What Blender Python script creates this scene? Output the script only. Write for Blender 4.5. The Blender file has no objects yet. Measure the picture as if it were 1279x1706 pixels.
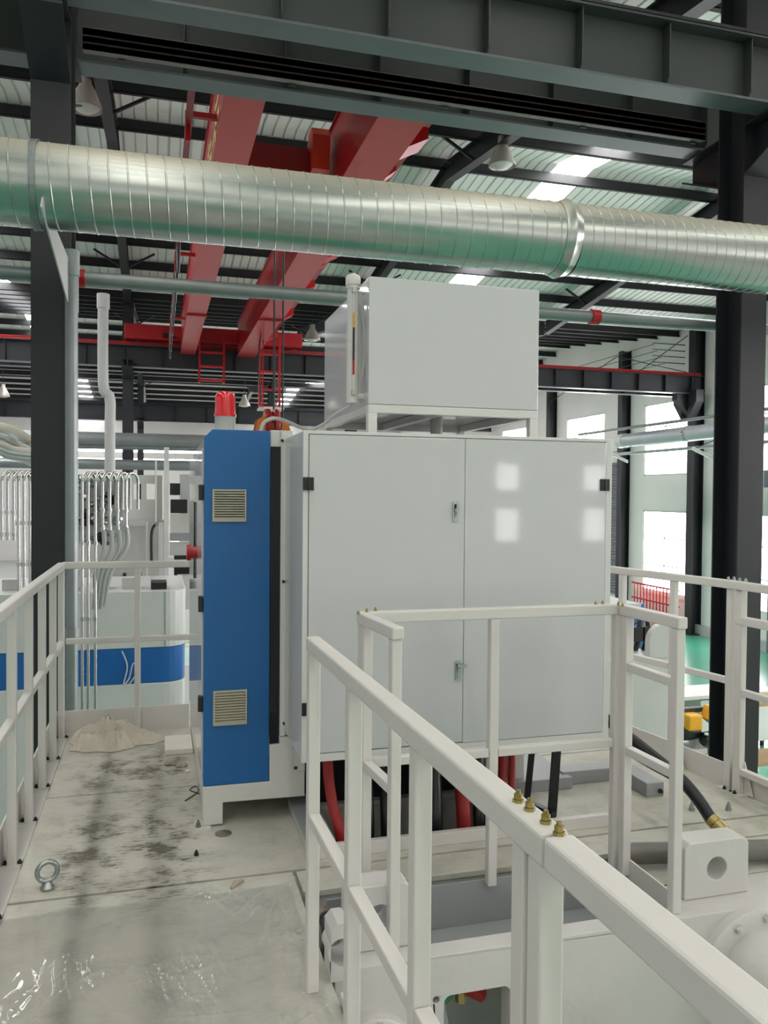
import bpy, bmesh, math, random
from math import sin, cos, pi, radians, sqrt, atan2
from mathutils import Vector as V, Matrix, noise
random.seed(7)
sc = bpy.context.scene
col = sc.collection

# ------------------------------------------------------------------ camera
FPX, YAW, PIT, ROL, CZ = 1350.0, radians(15.65), radians(-1.27), radians(.47), 1.5
Fv = V((sin(YAW)*cos(PIT), cos(YAW)*cos(PIT), sin(PIT)))
Hv = V((cos(YAW), -sin(YAW), 0)); Uv = Hv.cross(Fv)
Rr = Hv*cos(ROL) + Uv*sin(ROL); Ur = Uv*cos(ROL) - Hv*sin(ROL)
cam = bpy.data.cameras.new('camera'); co = bpy.data.objects.new('camera', cam); col.objects.link(co)
co.matrix_world = Matrix(((Rr.x, Ur.x, -Fv.x, 0), (Rr.y, Ur.y, -Fv.y, 0), (Rr.z, Ur.z, -Fv.z, CZ), (0, 0, 0, 1)))
cam.sensor_fit = 'VERTICAL'; cam.sensor_height = 36; cam.lens = FPX/1706*36
cam.clip_start = .05; cam.clip_end = 300
sc.camera = co
def at(x, y, ax, v):                       # photo pixel -> point on an axis plane of the hall
    r = Fv + Rr*((x-639.5)/FPX) - Ur*((y-853)/FPX); c = V((0, 0, CZ)); i = 'XYZ'.index(ax)
    return c + r*((v-c[i])/r[i])

# ------------------------------------------------------------------ world, light, exposure
w = bpy.data.worlds.new('world'); sc.world = w; w.use_nodes = True
bg = w.node_tree.nodes['Background']; bg.inputs[0].default_value = (.95, .945, 1.0, 1); bg.inputs[1].default_value = 1.1
SKYLIGHT, WINDOW, REARWIN = 37.0, 24.0, 16.0
sc.view_settings.view_transform = 'Standard'; sc.view_settings.look = 'None'
sc.view_settings.gamma = 1; sc.view_settings.use_curve_mapping = False
sc.view_settings.exposure = -1.04

# ------------------------------------------------------------------ materials
def lin(c):
    c = c/255
    return c/12.92 if c <= .04045 else ((c+.055)/1.055)**2.4
def rgb(h):
    return (lin(int(h[0:2], 16)), lin(int(h[2:4], 16)), lin(int(h[4:6], 16)), 1)
def mat(name, h, rough=.5, metal=0, var=.06, scale=6, bump=0, coat=0, bscale=60, emit=0, alpha=1, stretch=(1, 1, 1), rvar=0, trans=0):
    m = bpy.data.materials.new(name); m.use_nodes = True; nt = m.node_tree; N = nt.nodes; L = nt.links
    b = N['Principled BSDF']; c = rgb(h)
    b.inputs['Base Color'].default_value = c; b.inputs['Roughness'].default_value = rough; b.inputs['Metallic'].default_value = metal
    if coat: b.inputs['Coat Weight'].default_value = coat; b.inputs['Coat Roughness'].default_value = .05
    if alpha < 1: b.inputs['Alpha'].default_value = alpha
    if trans: b.inputs['Transmission Weight'].default_value = trans
    if emit: b.inputs['Emission Color'].default_value = c; b.inputs['Emission Strength'].default_value = emit
    if not emit:
        tc = N.new('ShaderNodeTexCoord'); mp = N.new('ShaderNodeMapping'); mp.inputs['Scale'].default_value = stretch
        L.new(tc.outputs['Object'], mp.inputs[0])
        nz = N.new('ShaderNodeTexNoise'); nz.inputs['Scale'].default_value = scale; nz.inputs['Detail'].default_value = 5
        L.new(mp.outputs[0], nz.inputs['Vector'])
        mx = N.new('ShaderNodeMix'); mx.data_type = 'RGBA'
        mx.inputs[6].default_value = tuple(max(0, v*(1-var*1.6)) for v in c[:3])+(1,)
        mx.inputs[7].default_value = tuple(min(1, v*(1+var)) for v in c[:3])+(1,)
        L.new(nz.outputs['Fac'], mx.inputs[0]); L.new(mx.outputs[2], b.inputs['Base Color'])
        if rvar:
            mr = N.new('ShaderNodeMapRange'); mr.inputs[3].default_value = max(.02, rough-rvar); mr.inputs[4].default_value = rough+rvar
            L.new(nz.outputs['Fac'], mr.inputs[0]); L.new(mr.outputs[0], b.inputs['Roughness'])
        if bump:
            n2 = N.new('ShaderNodeTexNoise'); n2.inputs['Scale'].default_value = bscale; n2.inputs['Detail'].default_value = 3
            L.new(mp.outputs[0], n2.inputs['Vector'])
            bp = N.new('ShaderNodeBump'); bp.inputs['Strength'].default_value = bump; bp.inputs['Distance'].default_value = .01
            L.new(n2.outputs['Fac'], bp.inputs['Height']); L.new(bp.outputs[0], b.inputs['Normal'])
    return m
M = dict(
    white=mat('white_paint', 'D0D0CD', .32, var=.03, coat=.3),
    door=mat('glossy_white_door', 'C2C3C5', .35, var=.015, coat=.9),
    rail=mat('railing_white', 'D2CECA', .42, var=.04, bump=.05),
    offwhite=mat('machine_off_white', 'C8C7C2', .45, var=.06),
    casting=mat('painted_casting', 'CBC8C6', .4, var=.06, bump=.15, bscale=40),
    blue=mat('cabinet_blue', '0A5E9E', .38, var=.03),
    bluef=mat('machine_blue', '1560A8', .4),
    grille=mat('grille_beige', 'B5B2A0', .6),
    black=mat('black_plastic', '17171A', .4),
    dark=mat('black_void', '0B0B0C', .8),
    glossblack=mat('smoked_panel', '10121A', .12),
    steel=mat('dark_structural_steel', '202126', .5, var=.12, scale=2),
    steel2=mat('grey_structural_steel', '363C3A', .5, var=.15, scale=1.5),
    flange=mat('lit_flange_steel', '585E62', .4, var=.15, scale=3),  # paler than the webs: light on the undersides put into the colour
    purlin=mat('purlin_steel', '161619', .6, var=.1),
    roof=mat('roof_sheet_white', 'E2E4DE', .5, var=.05, scale=.8),
    wallw=mat('wall_plaster', 'EDEAE6', .8, var=.05, scale=.6),
    red=mat('crane_red', 'AE0714', .36, var=.06, coat=.06),
    redd=mat('crane_red_dark', '8E141A', .4),
    hosered=mat('red_hose', '9E1F1C', .5),
    hoseblack=mat('black_rubber_hose', '15171B', .35, var=.1),
    brass=mat('yellow_zinc', 'A99A62', .3, .9),
    zinc=mat('zinc_plated', 'A9AFAF', .3, .9),
    galv=None,
    pipe=mat('galvanised_pipe', '8A9090', .38, .6, var=.12, scale=4),
    pvc=mat('grey_pvc', '6A6763', .4),
    pvcl=mat('light_grey_pipe', 'B9BAB8', .4),
    chrome=mat('stainless', 'C4C4C0', .2, 1.0),
    clothm=mat('cotton_rag', 'DDD4C6', .95, var=.15, scale=14, bump=.5, bscale=120),
    foam=mat('styrofoam', 'E8E4D8', .8),
    debris=mat('crumpled_paper', 'B3A795', .9, var=.2, scale=20),
    panel=mat('grey_panel', '96989A', .4),
    pane=mat('lit_window_pane', 'FCF8FA', emit=WINDOW),
    skyn=mat('near_skylight_fill', 'FFFBF4', emit=9.5),  # unseen near span; glow set to brighten the platform
    rpane=mat('rear_reflection_pane', 'FCF8FA', emit=REARWIN),
    skyl=mat('skylight_sheet', 'FFFFFF', emit=SKYLIGHT),
    gold=mat('gold_lettering', 'D9C27A', .4),
    yellow=mat('yellow_paint', 'E2A21C', .4),
    green=mat('green_hose', '2F8B57', .5),
    orange=mat('hook_orange', 'C96A1C', .4),
    beacon=mat('beacon_red_lens', 'FF0018', .15, var=.02, coat=1),
    clear=mat('clear_tube', 'E8EEEE', .05, trans=.8),
    wood=mat('wood', 'B99A72', .7),
    shade=mat('lamp_shade', 'B8ADA5', .35, .3),
    rolldoor=mat('roller_door_grey', '8E939A', .5),
    louvre=mat('louvre_grey', '70747E', .5),
    maroon=mat('maroon_bags', '7E1A28', .6),
    galvm=mat('matt_galvanised', 'B9BEC2', .42, .6, var=.1),
    channel=mat('worn_channel_steel', '716A68', .5, 0, var=.2),
    pad=mat('added_grey_floor_pad', 'A9ADA8', .5),
    brown=mat('bare_steel_pan', '8D8078', .4, .5),
)
b = M['beacon'].node_tree.nodes['Principled BSDF']; b.inputs['Transmission Weight'].default_value = .3

def floor_mat():                           # green epoxy hall floor with yellow line
    m = mat('green_epoxy_floor', '469D80', .24, var=.08, scale=.7, bump=.03, bscale=3); m.node_tree.nodes['Principled BSDF'].inputs['IOR'].default_value = 1.75; return m
M['epoxy'] = floor_mat()
def deck_mat():                            # painted platform with grime, plus two shadow streaks put into the colour
    m = bpy.data.materials.new('dirty_shaded_deck_paint'); m.use_nodes = True; nt = m.node_tree; N = nt.nodes; L = nt.links
    b = N['Principled BSDF']; b.inputs['Roughness'].default_value = .5
    g = N.new('ShaderNodeNewGeometry')
    sx = N.new('ShaderNodeSeparateXYZ'); L.new(g.outputs['Position'], sx.inputs[0])
    def noi(scale, det, st=(1, 1, 1), ro=.6):
        mp = N.new('ShaderNodeMapping'); mp.inputs['Scale'].default_value = st; L.new(g.outputs['Position'], mp.inputs[0])
        n = N.new('ShaderNodeTexNoise'); n.inputs['Scale'].default_value = scale; n.inputs['Detail'].default_value = det; n.inputs['Roughness'].default_value = ro
        L.new(mp.outputs[0], n.inputs['Vector']); return n.outputs['Fac']
    def mth(op, a, b2=None, c=None):
        n = N.new('ShaderNodeMath'); n.operation = op
        for i, v in enumerate((a, b2, c)):
            if v is None: continue
            if isinstance(v, (int, float)): n.inputs[i].default_value = v
            else: L.new(v, n.inputs[i])
        return n.outputs[0]
    def ramp(v, a, b2):
        n = N.new('ShaderNodeMapRange'); n.interpolation_type = 'SMOOTHSTEP'; L.new(v, n.inputs[0]); n.inputs[1].default_value = a; n.inputs[2].default_value = b2; return n.outputs[0]
    def band(v, c, wd):                    # soft bump around c
        d = mth('ABSOLUTE', mth('SUBTRACT', v, c)); n = N.new('ShaderNodeMapRange'); n.interpolation_type = 'SMOOTHSTEP'
        L.new(d, n.inputs[0]); n.inputs[1].default_value = wd; n.inputs[2].default_value = 0; return n.outputs[0]
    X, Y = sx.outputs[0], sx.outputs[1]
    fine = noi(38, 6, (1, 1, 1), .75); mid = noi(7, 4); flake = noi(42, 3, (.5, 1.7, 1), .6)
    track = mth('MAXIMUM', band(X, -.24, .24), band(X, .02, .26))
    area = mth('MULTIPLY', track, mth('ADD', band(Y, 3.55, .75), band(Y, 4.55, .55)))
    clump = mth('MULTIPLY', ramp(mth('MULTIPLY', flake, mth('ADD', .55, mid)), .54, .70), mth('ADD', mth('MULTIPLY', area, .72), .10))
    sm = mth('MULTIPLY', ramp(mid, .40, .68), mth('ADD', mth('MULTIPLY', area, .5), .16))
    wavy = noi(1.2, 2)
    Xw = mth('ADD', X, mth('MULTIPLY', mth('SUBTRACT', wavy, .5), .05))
    st = mth('MULTIPLY', mth('ADD', mth('MULTIPLY', band(Xw, -.27, .052), .85), mth('MULTIPLY', band(Xw, .0, .075), .6)), mth('ADD', .55, mth('MULTIPLY', noi(14, 4), .5)))  # two long soft shadow streaks, painted into the deck colour
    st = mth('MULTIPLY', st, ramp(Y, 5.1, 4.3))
    dirt_and_shade = mth('MINIMUM', mth('ADD', mth('ADD', clump, sm), mth('MULTIPLY', st, .62)), .92)
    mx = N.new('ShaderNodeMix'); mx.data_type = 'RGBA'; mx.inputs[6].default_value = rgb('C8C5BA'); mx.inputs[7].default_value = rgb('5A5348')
    L.new(dirt_and_shade, mx.inputs[0])
    m2 = N.new('ShaderNodeMix'); m2.data_type = 'RGBA'; m2.blend_type = 'MULTIPLY'; m2.inputs[0].default_value = .35
    L.new(mx.outputs[2], m2.inputs[6]); cr = N.new('ShaderNodeValToRGB'); cr.color_ramp.elements[0].color = (.6, .6, .56, 1); cr.color_ramp.elements[1].color = (1.05, 1.05, 1.05, 1)
    L.new(fine, cr.inputs[0]); L.new(cr.outputs[0], m2.inputs[7]); L.new(m2.outputs[2], b.inputs['Base Color'])
    bp = N.new('ShaderNodeBump'); bp.inputs['Strength'].default_value = .25; bp.inputs['Distance'].default_value = .004
    L.new(flake, bp.inputs['Height']); L.new(bp.outputs[0], b.inputs['Normal'])
    return m
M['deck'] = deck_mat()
def galv_mat():                            # zinc with dust settled on the upward side
    m = mat('galvanised_duct', 'B4B8B4', .26, .95, var=.10, scale=3, stretch=(1, 5, 5), rvar=.06); nt = m.node_tree; N = nt.nodes; L = nt.links
    b = N['Principled BSDF']; src = b.inputs['Base Color'].links[0].from_socket
    g = N.new('ShaderNodeNewGeometry'); sp = N.new('ShaderNodeSeparateXYZ'); L.new(g.outputs['True Normal'], sp.inputs[0])
    mr = N.new('ShaderNodeMapRange'); mr.interpolation_type = 'SMOOTHSTEP'; L.new(sp.outputs[2], mr.inputs[0]); mr.inputs[1].default_value = .1; mr.inputs[2].default_value = .95; mr.inputs[4].default_value = .85
    mx = N.new('ShaderNodeMix'); mx.data_type = 'RGBA'; L.new(mr.outputs[0], mx.inputs[0]); L.new(src, mx.inputs[6]); mx.inputs[7].default_value = rgb('A39C86'); L.new(mx.outputs[2], b.inputs['Base Color'])
    m1 = N.new('ShaderNodeMath'); m1.operation = 'SUBTRACT'; m1.inputs[0].default_value = .95; L.new(mr.outputs[0], m1.inputs[1]); L.new(m1.outputs[0], b.inputs['Metallic'])
    m2 = N.new('ShaderNodeMath'); m2.operation = 'MULTIPLY_ADD'; L.new(mr.outputs[0], m2.inputs[0]); m2.inputs[1].default_value = .4; m2.inputs[2].default_value = .26; L.new(m2.outputs[0], b.inputs['Roughness'])
    return m
M['galv'] = galv_mat()
def film_mat():                            # thin clear plastic film: transparent with a glossy skin
    m = bpy.data.materials.new('clear_plastic_film'); m.use_nodes = True; nt = m.node_tree; N = nt.nodes; L = nt.links
    out = N['Material Output']; N.remove(N['Principled BSDF'])
    gl = N.new('ShaderNodeBsdfGlossy'); gl.inputs['Roughness'].default_value = .10; gl.inputs['Color'].default_value = (1, 1, 1, 1)
    tr = N.new('ShaderNodeBsdfTransparent'); tr.inputs[0].default_value = (.97, .97, .96, 1)
    df = N.new('ShaderNodeBsdfDiffuse'); df.inputs[0].default_value = (.9, .89, .86, 1)
    m0 = N.new('ShaderNodeMixShader'); m0.inputs[0].default_value = .2; L.new(tr.outputs[0], m0.inputs[1]); L.new(df.outputs[0], m0.inputs[2])
    fr = N.new('ShaderNodeFresnel'); fr.inputs[0].default_value = 1.35
    mu = N.new('ShaderNodeMath'); mu.operation = 'MULTIPLY_ADD'; mu.inputs[1].default_value = 1.2; mu.inputs[2].default_value = .02; L.new(fr.outputs[0], mu.inputs[0])
    mx = N.new('ShaderNodeMixShader'); L.new(mu.outputs[0], mx.inputs[0])
    L.new(m0.outputs[0], mx.inputs[1]); L.new(gl.outputs[0], mx.inputs[2]); L.new(mx.outputs[0], out.inputs[0])
    return m
M['film'] = film_mat()

# ------------------------------------------------------------------ mesh builder
class MB:
    def __init__(s): s.v = []; s.f = []; s.sm = []
    def add(s, vs, fs, smooth=False):
        o = len(s.v); s.v += [V(p) for p in vs]
        for f in fs: s.f.append(tuple(i+o for i in f)); s.sm.append(smooth)
        return s
    def box(s, x0, x1, y0, y1, z0, z1):
        return s.add([(x0, y0, z0), (x1, y0, z0), (x1, y1, z0), (x0, y1, z0), (x0, y0, z1), (x1, y0, z1), (x1, y1, z1), (x0, y1, z1)],
                     [(0, 3, 2, 1), (4, 5, 6, 7), (0, 1, 5, 4), (1, 2, 6, 5), (2, 3, 7, 6), (3, 0, 4, 7)])
    def bar(s, p0, p1, wd, h, up=V((0, 0, 1))):
        p0, p1 = V(p0), V(p1); d = (p1-p0).normalized()
        if abs(d.dot(up)) > .98: up = V((0, 1, 0))
        r = d.cross(up).normalized()*wd/2; u = r.cross(d).normalized()*h/2
        vs = [p+a*r+b2*u for p in (p0, p1) for a, b2 in ((-1, -1), (1, -1), (1, 1), (-1, 1))]
        return s.add(vs, [(0, 1, 2, 3), (7, 6, 5, 4), (0, 4, 5, 1), (1, 5, 6, 2), (2, 6, 7, 3), (3, 7, 4, 0)])
    def path(s, pts, r, n=12, cap=True, closed=False):
        pts = [V(p) for p in pts]; m = len(pts); rs = r if isinstance(r, (list, tuple)) else [r]*m
        up = None; vs = []
        for i, p in enumerate(pts):
            if closed: d = (pts[(i+1) % m]-pts[i-1]).normalized()
            else: d = (pts[min(i+1, m-1)]-pts[max(i-1, 0)]).normalized()
            if up is None: up = V((0, 0, 1)) if abs(d.z) < .9 else V((0, 1, 0))
            a = d.cross(up).normalized(); up = a.cross(d).normalized()
            vs += [p + (a*cos(2*pi*k/n)+up*sin(2*pi*k/n))*rs[i] for k in range(n)]
        fs = []
        for i in range(m if closed else m-1):
            j = (i+1) % m
            for k in range(n): fs.append((i*n+k, i*n+(k+1) % n, j*n+(k+1) % n, j*n+k))
        s.add(vs, fs, True)
        if cap and not closed:
            o = len(s.v)-len(vs); s.f.append(tuple(o+k for k in range(n))[::-1]); s.f.append(tuple(o+(m-1)*n+k for k in range(n))); s.sm += [False, False]
        return s
    def tube(s, p0, p1, r, n=16, cap=True): return s.path([p0, p1], r, n, cap)
    def lathe(s, c, prof, n=24, axis='z', d=None):   # prof [(r, h)...] along axis from c
        c = V(c)
        if d is None: d = {'z': V((0, 0, 1)), 'x': V((1, 0, 0)), 'y': V((0, 1, 0))}[axis]
        d = V(d).normalized(); a = d.orthogonal().normalized(); b2 = d.cross(a); vs = []; fs = []
        for r, h in prof: vs += [c+d*h+(a*cos(2*pi*k/n)+b2*sin(2*pi*k/n))*max(r, 1e-4) for k in range(n)]
        for i in range(len(prof)-1):
            for k in range(n): fs.append((i*n+k, i*n+(k+1) % n, (i+1)*n+(k+1) % n, (i+1)*n+k))
        return s.add(vs, fs, True)
    def prism(s, poly, axis, a0, a1):      # polygon of 2-D points, extruded along axis
        def P(p, t):
            return {'x': (t, p[0], p[1]), 'y': (p[0], t, p[1]), 'z': (p[0], p[1], t)}[axis]
        n = len(poly); vs = [P(p, a0) for p in poly]+[P(p, a1) for p in poly]
        return s.add(vs, [tuple(range(n)), tuple(range(2*n-1, n-1, -1))]+[(i, i+n, (i+1) % n+n, (i+1) % n) for i in range(n)])
    def plate_hole(s, outer, holes, axis, a0, a1):   # 2-D plate with holes
        bm = bmesh.new(); es = []
        for loop in [outer]+holes:
            vv = [bm.verts.new((p[0], p[1], 0)) for p in loop]
            es += [bm.edges.new((vv[i], vv[(i+1) % len(vv)])) for i in range(len(vv))]
        bmesh.ops.triangle_fill(bm, edges=es, use_beauty=True)
        bm.verts.ensure_lookup_table(); fl = [tuple(v.index for v in f.verts) for f in (bm.verts.index_update() or bm.faces)]
        pts = [v.co.copy() for v in bm.verts]; bm.free()
        def P(p, t): return {'x': (t, p[0], p[1]), 'y': (p[0], t, p[1]), 'z': (p[0], p[1], t)}[axis]
        n = len(pts); s.add([P(p, a0) for p in pts]+[P(p, a1) for p in pts], fl+[tuple(i+n for i in f[::-1]) for f in fl])
        o = len(s.v)-2*n; k = 0
        for loop in [outer]+holes:
            m = len(loop)
            for i in range(m): s.f.append((o+k+i, o+k+(i+1) % m, o+n+k+(i+1) % m, o+n+k+i)); s.sm.append(False)
            k += m
        return s
    def ibeam(s, p0, p1, wd, h, tf=.02, tw=.012):   # I section, flanges horizontal
        p0, p1 = V(p0), V(p1); d = (p1-p0).normalized(); r = d.cross(V((0, 0, 1))).normalized(); u = r.cross(d)
        s.bar(p0+u*(h/2-tf/2), p1+u*(h/2-tf/2), wd, tf); s.bar(p0-u*(h/2-tf/2), p1-u*(h/2-tf/2), wd, tf)
        s.bar(p0, p1, tw, h-2*tf); return s
    def build(s, name, m, parent=None, bv=0, seg=2, origin=None, sharp=40):
        xs = [p.x for p in s.v]; ys = [p.y for p in s.v]; zs = [p.z for p in s.v]
        if parent is not None: o = WO[parent.name]
        else: o = V(origin) if origin else V(((min(xs)+max(xs))/2, (min(ys)+max(ys))/2, min(zs)))
        me = bpy.data.meshes.new(name); me.from_pydata([p-o for p in s.v], [], s.f); me.update()
        me.polygons.foreach_set('use_smooth', s.sm)
        bm = bmesh.new(); bm.from_mesh(me); bmesh.ops.recalc_face_normals(bm, faces=bm.faces); bm.to_mesh(me); bm.free()
        if any(s.sm): me.set_sharp_from_angle(angle=radians(sharp))
        me.materials.append(M[m] if isinstance(m, str) else m)
        ob = bpy.data.objects.new(name, me); col.objects.link(ob)
        if parent is not None: ob.parent = parent; WO[ob.name] = o
        else: ob.location = o; WO[ob.name] = o
        if bv:
            md = ob.modifiers.new('bevel', 'BEVEL'); md.width = bv; md.segments = seg; md.limit_method = 'ANGLE'; md.angle_limit = radians(40)
        return ob
WO = {}
def thing(name, label, cat, loc, group=None):
    o = bpy.data.objects.new(name, None); o.empty_display_size = .1; col.objects.link(o); o.location = loc; WO[o.name] = V(loc)
    return tag(o, label, cat, group)
def tag(o, label, cat, group=None):
    o['label'] = label; o['category'] = cat
    if group: o['group'] = group
    return o
def struct(o): o['kind'] = 'structure'; return o
def copy_tree(o, parent=None):
    c = o.copy(); col.objects.link(c); c.parent = parent; c.matrix_parent_inverse = o.matrix_parent_inverse.copy()
    for ch in list(o.children): copy_tree(ch, c)
    return c
def clone(o, loc, label, rz=None):
    c = copy_tree(o); c.location = loc; c['label'] = label
    if rz is not None: c.rotation_euler = (0, 0, rz)
    return c
def circ(cx, cy, r, n=24): return [(cx+r*cos(2*pi*k/n), cy+r*sin(2*pi*k/n)) for k in range(n)]
def rrect(x0, x1, y0, y1, r, n=5):
    p = []
    for cx, cy, a in ((x1-r, y1-r, 0), (x0+r, y1-r, 90), (x0+r, y0+r, 180), (x1-r, y0+r, 270)):
        for k in range(n+1):
            t = radians(a+90*k/n); p.append((cx+r*cos(t), cy+r*sin(t)))
    return p
def smooth(pts, k=6):                      # Catmull-Rom
    pts = [V(p) for p in pts]; q = [pts[0]]+pts+[pts[-1]]; out = []
    for i in range(1, len(q)-2):
        for j in range(k):
            t = j/k; a, b2, c, d = q[i-1], q[i], q[i+1], q[i+2]
            out.append(.5*((2*b2)+(c-a)*t+(2*a-5*b2+4*c-d)*t*t+(3*b2-a-3*c+d)*t**3))
    return out+[pts[-1]]
def bolt(parent, p, r=.007, h=.02, m='brass', d=(0, 0, 1), name='bolt'):
    p = V(p); d = V(d).normalized(); b2 = MB()
    b2.lathe(p, [(0, 0), (r*1.3, 0), (r*1.3, h*.25), (r*1.1, h*.25)], 6, d=d)
    b2.lathe(p, [(r, h*.2), (r, h*.7), (r*.55, h*.72), (r*.55, h), (0, h)], 6, d=d)
    return b2.build(name, m, parent)

GZ = -3.4                                  # hall floor
XL, XR = -16.0, 18.6
# ------------------------------------------------------------------ hall shell
struct(MB().box(XL, XR+.3, -12, 62.3, GZ-.2, GZ).build('floor', 'epoxy'))
fl = bpy.data.objects['floor']
MB().box(XL, 4.4, 8.9, 23.5, GZ, GZ+.006).build('grey_bounce_pad', 'pad', fl)  # grey floor areas added to cut the green bounce light
MB().box(XL, 8.3, 27, 61.9, GZ, GZ+.006).build('grey_bounce_pad', 'pad', fl)
MB().box(9.5, XR-.3, -11, 8.9, GZ, GZ+.006).build('grey_bounce_pad', 'pad', fl)
MB().box(8.4, XR-.3, 32, 61.9, GZ, GZ+.006).build('grey_bounce_pad', 'pad', fl)
for k, (x0, x1, y0, y1) in enumerate([(9.0, 9.12, 9, 60), (XL, 18, 26.4, 26.52), (13.2, 13.32, 9, 60)]):
    MB().box(x0, x1, y0, y1, GZ, GZ+.004).build('lane_line', 'yellow', fl)
VAL = [-11.0, 7.2, 24.9, 43.6, 62.0]; ZV, ZR = 7.5, 8.65
def roofz(y):
    for a, b2 in zip(VAL, VAL[1:]):
        if a <= y <= b2:
            m = (a+b2)/2; return ZV+(ZR-ZV)*(1-abs(y-m)/(m-a))
    return ZV
# roof: ribbed sheets (grooves seen from below), one object per sheet in the near spans
def sheet_mb(x0, x1, ya, yb, groove=.22):
    mb = MB(); n = max(1, round((x1-x0)/groove)); g = (x1-x0)/n; prof = []
    for k in range(n):
        a = x0+k*g; prof += [(a, 0), (a+.012, .035), (a+.03, .035), (a+.042, 0)]
    prof.append((x1, 0))
    za, zb = roofz(ya), roofz(yb); m = len(prof)
    vs = [(x, ya, za+.02+h) for x, h in prof]+[(x, yb, zb+.02+h) for x, h in prof]
    return mb.add(vs, [(i, i+1, m+i+1, m+i) for i in range(m-1)])
ceil = MB()
for a, b2 in zip(VAL, VAL[1:]):
    m = (a+b2)/2
    for ya, yb in ((a, m), (m, b2)):
        za, zb = roofz(ya), roofz(yb); ceil.add([(XL, ya, za+.1), (XR, ya, za+.1), (XR, yb, zb+.1), (XL, yb, zb+.1)], [(0, 1, 2, 3)])
ceil = struct(ceil.build('ceiling', 'roof'))
SKX = [(-5.1, -4.2), (8.35, 9.2)]
SKN = SKX+[(-.70, .18), (3.70, 4.58)]  # two more unseen strips over the platform, added for light from above
def in_sky(x0, x1, sk=None): return any(x0 < b2-.05 and x1 > a+.05 for a, b2 in (sk or SKX))
edges = [XL]
while edges[-1] < XR-.01:
    e = edges[-1]; nx = e+.88
    for a, b2 in SKX:
        if abs(e-a) < 1e-6: nx = b2
        elif e < a-.001 < nx: nx = a
    edges.append(min(nx, XR))
for si, (a, b2) in enumerate(zip(VAL, VAL[1:])):
    m = (a+b2)/2
    for ya, yb in ((a, m), (m, b2)):
        if si == 1 or (si == 0 and ya == m):
            for x0, x1 in zip(edges, edges[1:]):
                if in_sky(x0, x1, SKN if si == 0 else None): sheet_mb(x0, x1, ya, yb, .3).build('skylight_or_fill_panel', 'skyn' if si == 0 else 'skyl', ceil)
                elif x1 > -7 or si == 1: sheet_mb(x0+.003, x1-.003, ya, yb).build('roof_sheet', 'roof', ceil)
        else:
            big = MB()
            for x0, x1 in zip(edges, edges[1:]):
                if not in_sky(x0, x1, SKN if si == 0 else None):
                    t = sheet_mb(x0, x1, ya, yb, .44); big.add(t.v, t.f)
                else: sheet_mb(x0, x1, ya, yb, .3).build('skylight_or_fill_panel', 'skyn' if si == 0 else 'skyl', ceil)
            o = big.build('roof_sheeting', 'roof', ceil); o['kind'] = 'stuff'
# purlins
ORD = ['first', 'second', 'third', 'fourth', 'fifth', 'sixth', 'seventh', 'eighth', 'ninth', 'tenth', 'eleventh', 'twelfth', 'thirteenth', 'fourteenth', 'fifteenth', 'sixteenth', 'seventeenth', 'eighteenth', 'nineteenth', 'twentieth']
def purlins(ys, where, group, h=.25):
    for i, y in enumerate(ys):
        z = roofz(y)-.0; mb = MB()
        mb.box(XL, XR, y-.006, y+.006, z-h, z-.01).box(XL, XR, y, y+.08, z-.03, z-.012).box(XL, XR, y-.08, y, z-h, z-h+.012).box(XL, XR, y-.08, y-.072, z-h, z-h+.03)
        tag(mb.build('roof_purlin', 'purlin'), '%s dark steel roof purlin %s' % (ORD[i], where), 'beam', group)
purlins([-.6, 1.2, 3.0, 4.8, 6.4], 'over the platform in the nearest roof bay', 'purlins of the nearest roof span')
purlins([8.6, 10.2, 11.8, 13.1, 14.5, 16.35, 18.1, 19.8, 21.5, 23.0, 24.4], 'counted away from the near crane runway', 'purlins of the crane hall roof')
purlins([26.1+1.38*k for k in range(13)], 'counted away from the far red crane rail', 'purlins beyond the far runway')
purlins([44.8+1.38*k for k in range(13)], 'of the farthest span, counted towards the end wall', 'purlins of the farthest roof')
# rafters
COLX = [-.82, 5.87, 12.55]
names = ['above the left black column', 'above the right black column', 'beyond the right black column']
spn = ['in the nearest span', 'in the crane span', 'in the second span', 'in the farthest span']
for xi, x in enumerate(COLX):
    for si, (a, b2) in enumerate(zip(VAL, VAL[1:])):
        m = (a+b2)/2; t = thing('roof_rafter', 'dark steel roof rafter %s %s' % (names[xi], spn[si]), 'beam', (x, m, roofz(m)-.6), 'roof rafters')
        for ya, yb in ((a+.05, m), (m, b2-.05)):
            MB().ibeam((x, ya, roofz(ya)-.22-.2), (x, yb, roofz(yb)-.22-.2), .2, .4).build('rafter_beam', 'steel', t)
        for k in range(2 if si else 0):
            for s in (-1, 1):
                y = [VAL[si]+7.4, VAL[si]+14.9][k]
                MB().bar((x, y, roofz(y)-.6), (x+s*.75, y, roofz(y)-.16), .05, .05).build('fly_brace', 'steel', t)
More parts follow.
